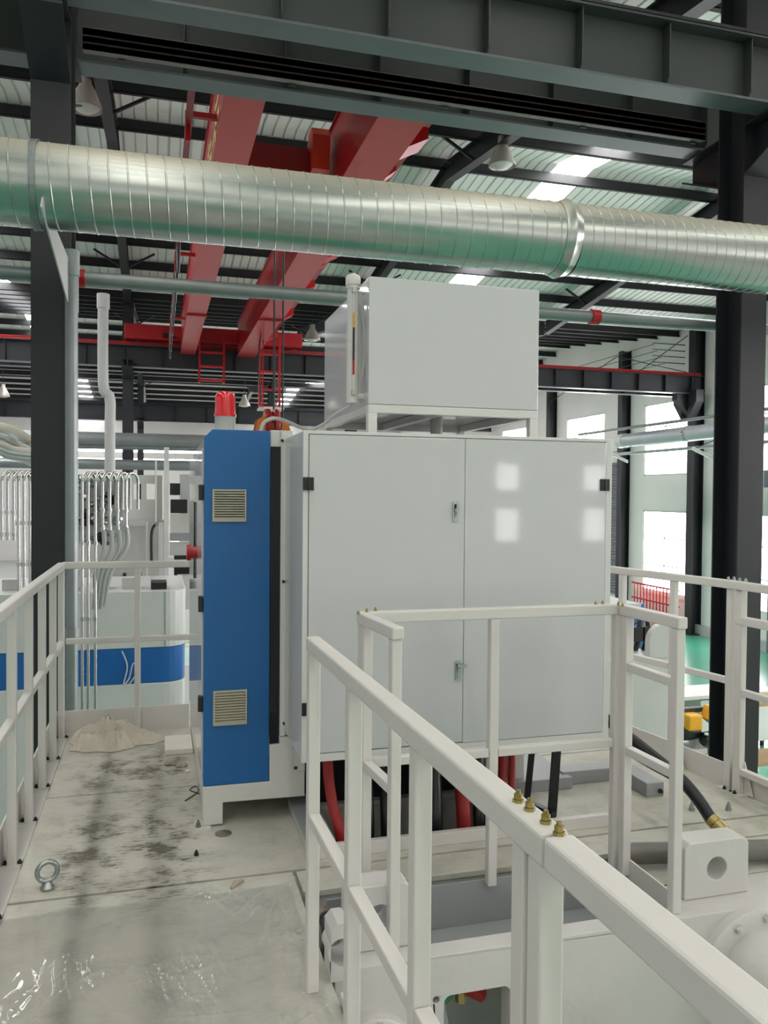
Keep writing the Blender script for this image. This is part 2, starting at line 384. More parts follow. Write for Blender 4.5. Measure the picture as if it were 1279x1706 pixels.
# right wall, windows, louvre
wins = [(25.5, 28.25, 2.3, 5.1), (25.5, 28.25, -2.2, .95), (31.2, 34.6, 2.3, 5.1), (31.2, 34.6, -2.2, .95), (38, 42, 2.3, 5.1), (21.3, 23.5, 2.3, 5.1), (21.3, 23.5, -2.2, .95), (9, 12.6, 2.3, 5.1), (9, 12.6, -2.2, .95), (3, 6.6, 2.3, 5.1), (3, 6.6, -2.2, .95), (-3, .6, 2.3, 5.1), (-9, -5.4, 2.3, 5.1)]  # those nearer than the wall columns are unseen, added for side light
wm = MB().plate_hole([(-12, GZ), (62, GZ), (62, ZV+1.3), (-12, ZV+1.3)], [[(y0, z0), (y1, z0), (y1, z1), (y0, z1)] for y0, y1, z0, z1 in wins], 'x', XR, XR+.2)
struct(wm.build('wall_right', 'wallw'))
for i, (y0, y1, z0, z1) in enumerate(wins):
    f = MB(); t = .06
    for a in ((y0, y0+t, z0, z1), (y1-t, y1, z0, z1), (y0, y1, z0, z0+t), (y0, y1, z1-t, z1)): f.box(XR+.02, XR+.1, *a)
    f.box(XR+.04, XR+.09, (y0+y1)/2-.025, (y0+y1)/2+.025, z0, z1)
    for k in (1, 2): zz = z0+(z1-z0)*k/3; f.box(XR+.04, XR+.09, y0, y1, zz-.02, zz+.02)
    wo = struct(f.build('window_%d' % (i+1), 'white'))
    MB().box(XR+.1, XR+.11, y0, y1, z0, z1).build('pane', 'pane', wo)
sill = MB().box(XR-.12, XR, -12, 62, GZ, GZ+.35); struct(sill.build('baseboard_right', 'pvcl'))
lv = thing('wall_louvre', 'tall grey louvred vent panel on the white wall right of the door cabinet', 'vent', (XR-.06, 30.3, -2.6))
MB().plate_hole([(29.7, -2.6), (31.0, -2.6), (31.0, 2.9), (29.7, 2.9)], [[(29.78, -2.52), (30.92, -2.52), (30.92, 2.82), (29.78, 2.82)]], 'x', XR-.1, XR-.005).build('frame', 'louvre', lv)
for k in range(44):
    z = -2.5+k*.121; MB().prism([(XR-.09, z), (XR-.08, z), (XR-.02, z+.09), (XR-.03, z+.09)], 'y', 29.78, 30.92).build('slat', 'louvre', lv)
# roller door
rd = struct(MB().box(XR-.14, XR-.005, 14.0, 14.2, GZ, 1.8).box(XR-.14, XR-.005, 21.0, 21.2, GZ, 1.8).box(XR-.35, XR-.005, 14.0, 21.2, 1.8, 2.35).build('door_1', 'louvre'))
for k in range(26): MB().box(XR-.10, XR-.04, 14.2, 21.0, GZ+.01+k*.2, GZ+.19+k*.2).build('slat', 'rolldoor', rd)
# entrance-side wall behind the camera, unseen; its small windows are set for their reflections in the doors
rw = [(7.57+2.53*k, 8.19+2.53*k, z0, z1) for k in (-9, -7, -5, -3, 0, .9, 3, 4) for z0, z1 in ((.4, 1.2), (1.6, 2.25))]
struct(MB().plate_hole([(XL, GZ), (XR, GZ), (XR, ZV+.2), (XL, ZV+.2)], [[(a, c), (b2, c), (b2, d), (a, d)] for a, b2, c, d in rw], 'y', -11.2, -11).build('wall_front', 'wallw'))
for i, (x0, x1, z0, z1) in enumerate(rw):
    f = MB(); t = .03
    for a in ((x0, x0+t, z0, z1), (x1-t, x1, z0, z1), (x0, x1, z0, z0+t), (x0, x1, z1-t, z1)): f.box(a[0], a[1], -11.12, -11.05, a[2], a[3])
    wo = struct(f.build('window_%d' % (20+i), 'white')); MB().box(x0, x1, -11.14, -11.13, z0, z1).build('pane', 'rpane', wo)
# end wall with ribbon windows
fw = [(XL+.5, XR-.5, 3.5, 4.0), (XL+.5, XR-.5, 4.35, 4.75)]
struct(MB().plate_hole([(XL, GZ), (XR, GZ), (XR, ZV+.2), (XL, ZV+.2)], [[(a, c), (b2, c), (b2, d), (a, d)] for a, b2, c, d in fw], 'y', 62, 62.2).build('wall_back', 'wallw'))
for i, (x0, x1, z0, z1) in enumerate(fw):
    f = MB(); f.box(x0, x1, 62.02, 62.12, z0, z0+.05).box(x0, x1, 62.02, 62.12, z1-.05, z1)
    n = 14
    for k in range(n+1): x = x0+(x1-x0)*k/n; f.box(max(x0, x-.03), min(x1, x+.03), 62.02, 62.12, z0, z1)
    wo = struct(f.build('window_%d' % (8+i), 'white'))
    MB().box(x0, x1, 62.12, 62.14, z0, z1).build('pane', 'pane', wo)

# ------------------------------------------------------------------ columns
def hcolumn(x, y, label, z1=None, wd=.3, dp=.4, corb=True, name='steel_column', m='steel', zc=5.28):
    z1 = z1 or roofz(y)-.3
    t = thing(name, label, 'column', (x, y, GZ))
    c = MB().box(x-wd/2, x+wd/2, y, y+.02, GZ, z1).box(x-wd/2, x+wd/2, y+dp-.02, y+dp, GZ, z1).box(x-.008, x+.008, y+.02, y+dp-.02, GZ, z1)
    c.build('shaft', m, t)
    MB().box(x-wd/2-.12, x+wd/2+.12, y-.12, y+dp+.12, GZ, GZ+.03).build('base_plate', m, t)
    if corb:
        for s in (-1, 1):
            if corb == 'far' and s < 0: pass
            e = y-.62 if s < 0 else y+dp+.62; r = y if s < 0 else y+dp
            cb = MB().prism([(r, zc-.5), (e, zc-.22), (e, zc-.02), (r, zc-.02)], 'x', x-.01, x+.01)
            cb.prism([(r, zc-.52), (e, zc-.24), (e, zc-.22), (r, zc-.5)], 'x', x-wd/2, x+wd/2)
            cb.box(x-wd/2, x+wd/2, min(e, r), max(e, r), zc-.022, zc-.002)
            cb.build('corbel', m, t)
    return t
hcolumn(-.82, 7.0, 'black steel column beside the left railing corner, holding the duct bracket')
hcolumn(5.87, 7.0, 'black steel column at the right edge, behind the right railing')
hcolumn(-7.51, 7.0, 'black steel column out past the left frame edge')
hcolumn(-.82, 24.7, 'dark steel column of the far runway seen between the pipes on the left', m='steel')
hcolumn(5.87, 24.7, 'dark steel column of the far runway hidden behind the white tank')
hcolumn(-.82, 43.4, 'distant dark column under the farthest runway girder, left')
hcolumn(5.87, 43.4, 'distant dark column under the farthest runway girder, middle')
def wcolumn(y, label, wd=.3):
    t = thing('wall_column', label, 'column', (XR-.25, y, GZ))
    MB().box(XR-.42, XR-.4, y-wd/2, y+wd/2, GZ, 7.4).box(XR-.4, XR-.03, y-.01, y+.01, GZ, 7.4).box(XR-.03, XR-.01, y-wd/2, y+wd/2, GZ, 7.4).build('shaft', 'steel', t)
    MB().box(XR-.5, XR-.005, y-wd/2-.1, y+wd/2+.1, GZ, GZ+.03).build('base_plate', 'steel', t)
    return t
wc = wcolumn(24.75, 'dark wall column between the bright windows and the right black column, with a crane corbel', .36)
MB().prism([(XR-.42, 4.2), (XR-.42, 5.2), (XR-1.1, 5.2), (XR-1.1, 4.9)], 'y', 24.6, 24.9).build('corbel', 'steel', wc)
MB().prism([(24.93, 4.2), (25.4, 4.8), (25.4, 5.2), (24.93, 5.2)], 'x', XR-.7, XR-.4).prism([(24.57, 4.2), (24.1, 4.8), (24.1, 5.2), (24.57, 5.2)], 'x', XR-.7, XR-.4).build('corbel', 'steel', wc)
wcolumn(29.35, 'dark wall column just left of the bright windows')
wcolumn(35.7, 'farthest dark wall column, seen right beside the white tank')
# crane runways
def runway(y, x0, x1, zb, zt, label, stiff, side, m='steel2', railm='steel', fl2='flange', wdt=.26):
    t = thing('runway_girder', label, 'beam', ((x0+x1)/2, y, zb))
    MB().box(x0, x1, y-wdt/2, y+wdt/2, zb, zb+.022).build('bottom_flange', fl2, t)
    MB().box(x0, x1, y-.006, y+.006, zb+.022, zt-.02).build('web', m, t)
    MB().box(x0, x1, y-.15, y+.15, zt-.02, zt).build('top_flange', m, t)
    x = x0+stiff[0]
    while x < x1:
        MB().prism([(y-.12, zb+.10), (y-.12, zt-.02), (y-.006, zt-.02), (y-.006, zb+.022), (y-.05, zb+.022)], 'x', x-.006, x+.006).prism([(y+.12, zb+.10), (y+.12, zt-.02), (y+.006, zt-.02), (y+.006, zb+.022), (y+.05, zb+.022)], 'x', x-.006, x+.006).build('stiffener', m, t)
        x += stiff[1]
    MB().box(x0, x1, y-.03, y+.03, zt, zt+.02).box(x0, x1, y-.01, y+.01, zt+.02, zt+.09).box(x0, x1, y-.03, y+.03, zt+.09, zt+.12).build('crane_rail', railm, t)
    return t
A = runway(6.72, -7.5, 12.6, 5.29, 5.9, 'nearer of the two dark runway girders across the top, with lit lower flange', (.36, .9), -1)
B = runway(7.82, -7.5, 12.6, 5.29, 6.05, 'second dark runway girder, behind the nearer one and above the duct', (.29, .93), -1)
for dz, hh in ((0, .055), (.065, .05), (.125, .06)):
    MB().box(-.62, 5.6, 7.46, 7.53, 5.285+dz, 5.285+dz+hh).box(-.62, 5.6, 7.46, 7.475, 5.285+dz-.008, 5.285+dz+hh+.008).build('conductor_rail', 'channel', B)
for x in (-.3, 1.2, 2.7, 4.2, 5.5): MB().box(x-.02, x+.02, 7.53, 7.7, 5.36, 5.40).box(x-.03, x+.03, 7.53, 7.55, 5.27, 5.49).build('rail_hanger', 'steel', B)
runway(24.6, -14, 18.45, 5.1, 5.72, 'far runway girder with a thin red crane rail, behind the hanging ladders', (.5, 1.05), -1, 'steel', 'red', 'flange')
runway(25.5, -14, 18.45, 5.1, 5.72, 'back twin of the far runway girder, without a red rail', (.5, 1.05), -1, 'steel', 'steel', 'flange')
runway(43.2, -14, 18.45, 5.1, 5.95, 'farthest dark runway girder above the pale end wall strip', (.5, 1.6), -1, 'steel', 'steel', 'flange', .4)
# bracing rods and small wall items, right
for i, (pa, pb) in enumerate([((XR-.5, 29.5, 7.2), (XR-.5, 24.9, 5.9)), ((XR-.5, 29.5, 5.9), (XR-.5, 24.9, 7.2)), ((XR-.5, 35.6, 7.2), (XR-.5, 29.5, 5.9)), ((XR-.5, 35.6, 5.9), (XR-.5, 29.5, 7.2))]):
    tag(MB().tube(pa, pb, .018, 6).build('bracing_rod', 'steel'), ['thin cross bracing rod rising left between wall columns near the windows', 'thin cross bracing rod rising right between wall columns near the windows', 'thin bracing rod rising left beside the white tank', 'thin bracing rod rising right beside the white tank'][i], 'rod')
pw = thing('power_line_rack', 'rack of thin black crane power wires on insulators near the wall column', 'cable', (XR-.7, 25, 5.9))
for k in range(4):
    z = 6.2+k*.22; MB().tube((XR-.6, 24.9, z), (XR-1.9, 24.9, z), .02, 6).build('arm', 'black', pw)
    MB().tube((XR-1.2-.15*k, 25.2, z+.03), (XR-1.2-.15*k, 34, z+.03), .012, 6).build('wire', 'black', pw)

# ------------------------------------------------------------------ overhead crane
cr = thing('overhead_crane', 'red double girder overhead crane hanging under the roof behind the duct', 'crane', (1.6, 16, 5.5))
def girder(x0, x1, y0, y1, z0, z1):
    MB().box(x0, x1, y0, y1, z0, z0+.015).build('bottom_flange', 'red', cr)
    MB().box(x0+.03, x0+.045, y0, y1, z0+.015, z1).box(x1-.045, x1-.03, y0, y1, z0+.015, z1).box(x0+.04, x1-.04, y0, y0+.02, z0+.015, z1).box(x0+.04, x1-.04, y1-.02, y1, z0+.015, z1).build('web', 'red', cr)
    MB().box(x0, x1, y0, y1, z1, z1+.015).build('top_flange', 'red', cr)
girder(.64, 1.06, 8.1, 24.2, 5.5, 6.45); girder(2.25, 2.78, 8.1, 24.2, 5.5, 6.45)
for y in (12.0, 18.8):
    for x0, x1 in ((.62, 1.08), (2.23, 2.8)): MB().box(x0, x1, y-.06, y+.06, 5.46, 5.5).build('splice_plate', 'redd', cr)
for y in (9.2, 11.4, 13.8, 16.2, 18.8, 21.4):
    MB().prism([(2.78, 5.75), (3.3, 6.15), (3.3, 6.25), (2.78, 6.25)], 'y', y-.12, y+.12).prism([(2.78, 5.50), (3.02, 5.62), (3.02, 5.75), (2.78, 5.75)], 'y', y-.2, y+.2).build('walkway_bracket', 'red', cr)
MB().box(2.78, 3.35, 8.1, 24.2, 6.2, 6.24).build('walkway', 'redd', cr)
MB().box(-.9, 4.2, 24.25, 24.7, 5.88, 6.3).build('end_carriage', 'red', cr, bv=.02)
MB().box(-.9, 4.2, 7.65, 8.0, 6.2, 6.6).build('end_carriage', 'red', cr, bv=.02)
for x in (-.6, 3.8): MB().lathe((x, 24.5, 5.98), [(0, 0), (.13, 0), (.13, .12), (0, .12)], 20, 'y').build('wheel', 'steel', cr)
MB().box(.15, .5, 24.1, 24.5, 5.95, 6.05).build('buffer', 'black', cr)
ft = MB().ibeam((.34, 8.1, 5.72), (.34, 24, 5.72), .07, .1, .012, .01).build('festoon_track', 'redd', cr)
for y in (9.6, 12.4, 15.2, 18.0, 20.8, 23.0):
    MB().box(.3, .66, y-.03, y+.03, 5.78, 5.84).box(.3, .36, y-.03, y+.03, 5.5, 5.8).build('track_arm', 'red', cr)
for k in range(9):
    y0 = 13.2+k*1.1; pts = [(.33, y0+1.1*t/8, 5.64-.55*sin(pi*t/8)) for t in range(9)]
    MB().path(pts, .022, 6).build('festoon_cable', 'black', cr)
    MB().box(.30, .38, y0-.04, y0+.04, 5.6, 5.67).build('cable_trolley', 'zinc', cr)
for (y0, z0, ln) in ((9.3, 5.75, 1.1), (10.6, 5.75, .9)):       # gold brush-style marks, unreadable from the platform
    MB().prism([(y0, z0), (y0+ln*.3, z0+.05), (y0+ln, z0+.02), (y0+ln, z0+.09), (y0+ln*.35, z0+.14), (y0, z0+.08)], 'x', .658, .67).prism([(y0+ln*.45, z0-.1), (y0+ln*.55, z0-.1), (y0+ln*.7, z0+.4), (y0+ln*.6, z0+.4)], 'x', .658, .67).prism([(y0+.05, z0+.2), (y0+ln*.9, z0+.3), (y0+ln*.9, z0+.36), (y0+.05, z0+.27)], 'x', .658, .67).build('gold_mark', 'gold', cr)
def ladder(x0, x1, y, z0, z1, n, wide=.06):
    MB().box(x0, x0+wide, y-.04, y+.04, z0, z1).box(x1-wide, x1, y-.04, y+.04, z0, z1).build('ladder_rail', 'red', cr)
    for k in range(n):
        z = z0+.04+(z1-z0-.1)*k/n; MB().box(x0+wide, x1-wide, y-.03, y+.03, z, z+.06).build('ladder_rung', 'red', cr)
ladder(1.12, 1.86, 23.6, 4.62, 5.9, 3); ladder(2.62, 3.22, 22.0, 3.75, 5.75, 4); ladder(2.56, 2.68, 21.4, 3.75, 5.6, 4, .03)
MB().box(2.6, 3.24, 21.4, 22.1, 3.72, 3.77).build('cage_floor', 'rail', cr)
MB().path([(2.5, 20.5, 5.5), (2.44, 20.5, 4.6), (2.52, 20.5, 3.8)], .015, 6).build('hanging_cable', 'black', cr)
# trolley and hook
tr = thing('crane_trolley', 'dark red hoist trolley frame between the two crane girders with orange bracket', 'hoist', (1.65, 11.5, 5.7))
MB().box(1.08, 2.23, 10.9, 11.1, 5.8, 6.15).build('cross_beam', 'redd', tr, bv=.01)
MB().box(1.08, 2.23, 12.2, 12.35, 5.8, 6.15).build('cross_beam', 'redd', tr, bv=.01)
MB().lathe((1.2, 11.6, 6.1), [(0, 0), (.25, 0), (.25, .05), (.2, .06), (.2, .75), (.25, .76), (.25, .8), (0, .8)], 20, 'x').build('rope_drum', 'steel', tr)
bp = [(10.55, 5.75), (10.55, 6.2), (10.65, 6.32), (10.85, 6.32), (10.95, 6.2), (10.95, 6.1), (10.75, 6.1), (10.7, 5.75)]
MB().prism(bp, 'x', 1.95, 2.18).build('buffer_bracket', mat('orange_red', 'D43A22', .4), tr)
hk = thing('hook_block', 'orange and red crane hook block hanging on ropes behind the blue cabinet', 'hook', (1.6, 11.0, 2.1))
hp = at(452, 712, 'Y', 11.0); hx, hz = hp.x, hp.z
MB().lathe((hx-.10, 11.0, hz+.03), [(0, 0), (.2, 0), (.22, .03), (.22, .07), (.17, .1), (.22, .13), (.22, .17), (.2, .2), (0, .2)], 24, 'x').build('sheave', 'redd', hk)
MB().prism([(hx-.24, hz-.12), (hx-.2, hz+.09), (hx-.08, hz+.16), (hx+.18, hz+.1), (hx+.26, hz-.12)], 'y', 10.82, 10.86).prism([(hx-.24, hz-.12), (hx-.2, hz+.09), (hx-.08, hz+.16), (hx+.18, hz+.1), (hx+.26, hz-.12)], 'y', 11.14, 11.18).build('side_plate', 'orange', hk)
MB().path([(hx+.04+.07*cos(t), 10.81, hz+.01+.07*sin(t)) for t in [2*pi*k/14 for k in range(14)]], .01, 6, closed=True).build('ring_mark', 'black', hk)
MB().path(smooth([(hx, 11, hz-.1), (hx, 11, hz-.3), (hx+.1, 11, hz-.42), (hx, 11, hz-.54), (hx-.12, 11, hz-.42)]), [.04]*24+[.02], 8).build('hook', 'steel', hk)
for dx in (-.02, .1): MB().tube((hx+dx+.05, 11.0, hz+.1), (hx+dx+.05, 11.0, 5.9), .013, 6).build('rope', 'black', hk)

# ------------------------------------------------------------------ lamps
def lamp(px, py, y, label, r=.24):
    p = at(px, py, 'Y', y); t = thing('high_bay_lamp', label, 'lamp', p, 'high bay lamps')
    MB().lathe(p, [(r, -.02), (r*.98, .02), (r*.62, .24), (r*.35, .36), (r*.3, .5), (0, .52)], 24).lathe(p, [(r*.96, -.02), (r*.6, .22), (0, .23)], 24).build('lamp_shade', 'shade', t)
    MB().lathe(p+V((0, 0, .02)), [(r*.9, 0), (r*.5, -.07), (0, -.09)], 20).build('lens', 'offwhite', t)
    MB().tube(p+V((0, 0, .5)), (p.x, p.y, roofz(y)-.01), .012, 6).build('rod', 'steel', t)
lamp(143, 180, 13.0, 'grey high bay lamp beside the left column top, above the duct')
lamp(836, 275, 13.4, 'grey high bay lamp right of the red girders, above the duct')
lamp(520, 566, 27, 'small high bay lamp left of the white tank, over the far runway', .28)
lamp(407, 676, 38, 'tiny high bay lamp just above the red beacon', .28)
lamp(5, 660, 38, 'tiny high bay lamp at the left frame edge', .28)

# ------------------------------------------------------------------ spiral duct
DY, DZ, DR = 5.6, 3.44, .262
dt = thing('spiral_duct', 'large galvanised spiral ventilation duct crossing above the cabinets', 'duct', (2, DY, DZ-DR))
def spiral(x0, x1, pitch, r, h):
    n = 48; vs = []; prof = [(0, 0), (.90, 0), (.93, h), (.97, h)]; turns = int((x1-x0)/pitch); rows = 0
    for j in range(turns):
        for u, dh in prof:
            for k in range(n):
                a = 2*pi*k/n; vs.append((x0+(j+u)*pitch+pitch*k/n-pitch/2, DY+(r+dh)*cos(a), DZ+(r+dh)*sin(a)))
            rows += 1
    fs = []
    for i in range(rows-1):
        for k in range(n):
            if k < n-1: fs.append((i*n+k, i*n+k+1, (i+1)*n+k+1, (i+1)*n+k))
            elif i+5 < rows: fs.append((i*n+k, (i+4)*n, (i+5)*n, (i+1)*n+k))
    mb = MB(); mb.add(vs, fs, True); return mb
spiral(-5, 3.02, .115, DR, .004).build('duct_section', 'galv', dt, sharp=14)
spiral(2.99, 10, .088, DR, .0035).build('duct_section', 'galv', dt, sharp=14)
MB().lathe((2.86, DY, DZ), [(DR, 0), (DR+.006, .0), (DR+.012, .03), (DR+.028, .065), (DR+.012, .10), (DR+.006, .13), (DR, .13)], 48, 'x').build('joint_collar', 'galv', dt)
st = thing('duct_bracket', 'flat steel strap and angled bracket arm holding the duct at the left column', 'bracket', (-.75, 6.3, 2.5))
sx0 = at(62, 290, 'Y', DY).x
MB().path([(sx0+.02*sin(t), DY+(DR+.008)*cos(t), DZ+(DR+.008)*sin(t)) for t in [2*pi*k/40 for k in range(40)]], .008, 6, closed=True).build('clamp_ring', 'pipe', st)
vs = []
for k in range(41):
    t = 2*pi*k/40
    for rr, dx in ((.006, -.02), (.006, .02), (.012, .02), (.012, -.02)): vs.append((sx0+dx, DY+(DR+rr)*cos(t), DZ+(DR+rr)*sin(t)))
MB().add(vs, [(k*4+a, k*4+(a+1) % 4, k*4+4+(a+1) % 4, k*4+4+a) for k in range(40) for a in range(4)]).build('strap', 'pipe', st)
q0 = at(72, 345, 'Y', 5.36); q1 = at(95, 508, 'Y', 6.97)
MB().prism([(5.30, q0.z-.02), (5.36, q0.z+.06), (6.97, q1.z+.34), (6.97, q1.z-.02), (6.85, q1.z-.02)], 'x', q0.x-.01, q0.x).box(q0.x-.01, q0.x+.06, 6.94, 6.995, q1.z-.05, q1.z+.4).build('bracket_arm', 'pvcl', st)
bolt(st, (q0.x+.03, 6.94, q1.z), .014, .03, 'zinc', (0, -1, 0))

# ------------------------------------------------------------------ pipes
def pipe(label, pts, r, m='pipe', name='pipe', cat='pipe', fit=(), n=16, fm='pipe'):
    t = thing(name, label, cat, V(pts[0])); MB().path(pts, r, n).build('pipe_run', m, t)
    for a, b2, k, mm in fit: MB().tube(a, b2, r*k, n).build('coupling', mm, t)
    return t
pl = at(120, 462, 'Y', 7.46); pr_ = at(1190, 540, 'Y', 7.46); r = .062
zp = pl.z; pipe('grey water pipe running level behind the columns with small red couplings', [(-7, 7.475, zp), (8, 7.475, zp)], r, fit=[((-.66, 7.475, zp), (-.60, 7.475, zp), 1.25, 'red'), ((at(990, 530, 'Y', 7.46).x-.04, 7.475, zp), (at(990, 530, 'Y', 7.46).x+.05, 7.475, zp), 1.3, 'red')], name='water_pipe')
px0 = at(119, 800, 'Y', 6.86).x
pipe('grey vertical riser pipe standing against the left column', [(px0, 6.86, GZ), (px0, 6.86, zp-.12)], .05, fit=[((px0, 6.86, zp-.14), (px0, 6.86, zp+.06), 1.25, 'pipe'), ((px0, 6.86, .3), (px0, 6.86, .42), 1.2, 'pipe')], name='riser_pipe')
a = at(172, 490, 'Y', 15); b2 = at(172, 640, 'Y', 15); c = at(183, 665, 'Y', 15); d = at(183, 760, 'Y', 15)
pipe('pale grey downpipe with an offset bend left of the red girders', smooth([a, b2, c, d, (d.x, 15, GZ)], 5), .09, 'pvcl', name='downpipe', fit=[(a, a-V((0, 0, .25)), 1.2, 'pvcl')])
for i, (y, r, lb) in enumerate([(733, .17, 'thick grey service pipe crossing behind the beacon, upper'), (744, .07, 'thin grey service pipe directly under the thick one'), (774, .12, 'grey service pipe crossing in front of the ribbon windows')]):
    p = at(200, y, 'Y', 20); pipe(lb, [(-8, 20, p.z), (1.2, 20, p.z)], r, 'pipe', name='service_pipe')
# silver elbows far left
e = at(20, 735, 'Y', 13)
pipe('shiny silver exhaust duct with elbows at the left frame edge', smooth([(e.x-1.5, 13, e.z+.15), (e.x-.5, 13, e.z+.12), (e.x-.05, 13, e.z+.05), (e.x+.25, 13, e.z-.15), (e.x+.3, 13.5, e.z-.2)], 6), .19, 'galv', name='exhaust_duct', cat='duct', n=24)
pipe('lower shiny silver exhaust duct at the left frame edge', smooth([(e.x-1.2, 12.4, e.z-.1), (e.x-.2, 12.4, e.z-.12), (e.x+.1, 12.4, e.z-.2), (e.x+.5, 12.4, e.z-.24)], 6), .1, 'galv', name='exhaust_duct', cat='duct', n=24)
# right duct along the side
yA, yB = 8.5, 24.5; pd = at(1109, 727, 'X', 15.3)
pipe('silver air duct running along the right wall in front of the windows', [(15.3, yA, pd.z), (15.3, yB, pd.z)], .23, 'galvm', name='air_duct', cat='duct', n=24, fit=[((15.3, 20.9, pd.z), (15.3, 21.0, pd.z), 1.07, 'galv'), ((15.3, 24.3, pd.z), (15.3, 24.6, pd.z), 1.06, 'white')])
pa = at(1109, 707, 'X', 15.3)
pipe('thin pipe above the silver air duct on the right', [(15.3, yA, pa.z+.05), (15.3, 27.5, pa.z+.05)], .05, 'pipe', name='service_pipe')
pa = at(1109, 750, 'X', 15.6)
pipe('thin pipe below the silver air duct on the right', [(15.6, yA, pa.z), (15.6, 27, pa.z)], .05, 'pvcl', name='service_pipe')
for i, (x, y, lb) in enumerate([(1030, 763, 'white fluorescent tube under the duct beside the door cabinet'), (1171, 757, 'white fluorescent tube under the duct beside the right column')]):
    p = at(x, y, 'X', 14.8); t = thing('tube_lamp', lb, 'lamp', p); MB().tube(p+V((-.35, 0, .14)), p+V((.35, 0, -.14)), .03, 10).build('tube', 'white', t); MB().bar(p+V((-.35, 0, .19)), p+V((.35, 0, -.09)), .08, .03).build('batten', 'white', t); MB().tube(p+V((-.3, 0, .15)), V((15.3, p.y, pd.z-.22)), .012, 6).build('hanger', 'steel', t)

# ------------------------------------------------------------------ platform
dk = thing('platform_deck', 'dirty cream painted steel platform deck under the cabinets', 'platform', (1.1, 3, -.03))
DT = -.025
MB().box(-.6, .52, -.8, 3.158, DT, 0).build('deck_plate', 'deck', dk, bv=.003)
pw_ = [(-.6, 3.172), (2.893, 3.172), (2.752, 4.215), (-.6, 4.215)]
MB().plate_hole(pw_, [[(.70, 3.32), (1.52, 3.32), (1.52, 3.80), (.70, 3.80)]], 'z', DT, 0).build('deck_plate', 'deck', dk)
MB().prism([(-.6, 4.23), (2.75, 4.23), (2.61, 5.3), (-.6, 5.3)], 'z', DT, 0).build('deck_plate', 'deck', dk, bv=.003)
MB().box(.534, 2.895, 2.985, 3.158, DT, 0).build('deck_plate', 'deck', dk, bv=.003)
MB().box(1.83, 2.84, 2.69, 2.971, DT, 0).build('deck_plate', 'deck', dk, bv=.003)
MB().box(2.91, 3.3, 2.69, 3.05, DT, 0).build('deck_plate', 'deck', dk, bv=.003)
fr = thing('press_body', 'big white machine body carrying the platform', 'machine', (1.1, 4.2, GZ))
MB().plate_hole([(-.45, 3.0), (2.7, 3.0), (2.7, 5.2), (-.45, 5.2)], [[(.68, 3.3), (1.54, 3.3), (1.54, 3.82), (.68, 3.82)]], 'z', GZ, DT-.001).build('body', 'offwhite', fr)
MB().box(-.45, .5, -.6, 2.98, GZ, DT-.001).build('side_body', 'offwhite', fr)
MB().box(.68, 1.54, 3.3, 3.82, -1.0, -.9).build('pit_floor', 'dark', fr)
# kick plates and ledges as parts of the deck
MB().box(-.605, -.597, -.8, 5.3, -.12, .15).box(-.597, -.52, -.8, 5.3, 0, .006).build('kick_plate', 'rail', dk)
MB().box(-.6, .2, 5.29, 5.298, -.12, .15).build('kick_plate', 'rail', dk)
MB().box(.60, 1.80, 2.872, 2.880, -.20, .015).build('kick_plate', 'panel', dk)
MB().box(1.802, 1.81, 2.5, 2.872, -.16, .06).build('kick_plate', 'rail', dk)
MB().prism([(.523, -.15), (.531, -.15), (.531, .03), (.523, .03)], 'y', -.6, 2.3).build('kick_plate', 'rail', dk)
MB().box(1.95, 2.60, 5.29, 5.298, -.1, .12).build('kick_plate', 'rail', dk)
kp = MB().bar((2.70, 4.6, .02), (2.93, 2.9, .02), .008, .2); kp.build('kick_plate', 'rail', dk)
# plastic film
fm = MB(); nx, ny = 230, 320; vs = []
def ridge(x, y, z, p): return max(0, 1-abs(noise.noise(V((x, y, z))))*p)
for j in range(ny+1):
    for i in range(nx+1):
        x = -.56+1.05*i/nx; y = 1.5+1.60*j/ny; ye = 3.06+.03*noise.noise(V((x*5, 3, 1))); y = 1.5+(ye-1.5)*j/ny
        w1 = noise.noise(V((x*2, y*2, 0))); n1 = abs(noise.noise(V((x*3.5, y*3.5, 0)))); pt = max(0, noise.noise(V((x*2.6, y*2.6, 7)))+.12)
        c1 = ridge(x*9+2.5*w1, y*2.5, 5, 9); c2 = ridge(x*5+y*3, y*5-x*4+2*w1, 11, 12); c3 = ridge(x*26+3*w1, y*7, 9, 6); c4 = ridge(x*30, y*30, 19, 5)
        vs.append((x, y, .002+.005*n1+pt*(.010*c1+.010*c2+.009*c3+.004*c4)))
fm.add(vs, [(j*(nx+1)+i, j*(nx+1)+i+1, (j+1)*(nx+1)+i+1, (j+1)*(nx+1)+i) for j in range(ny) for i in range(nx)], True)
tag(fm.build('plastic_film', 'film'), 'crinkled clear plastic film spread over the near platform floor', 'film')

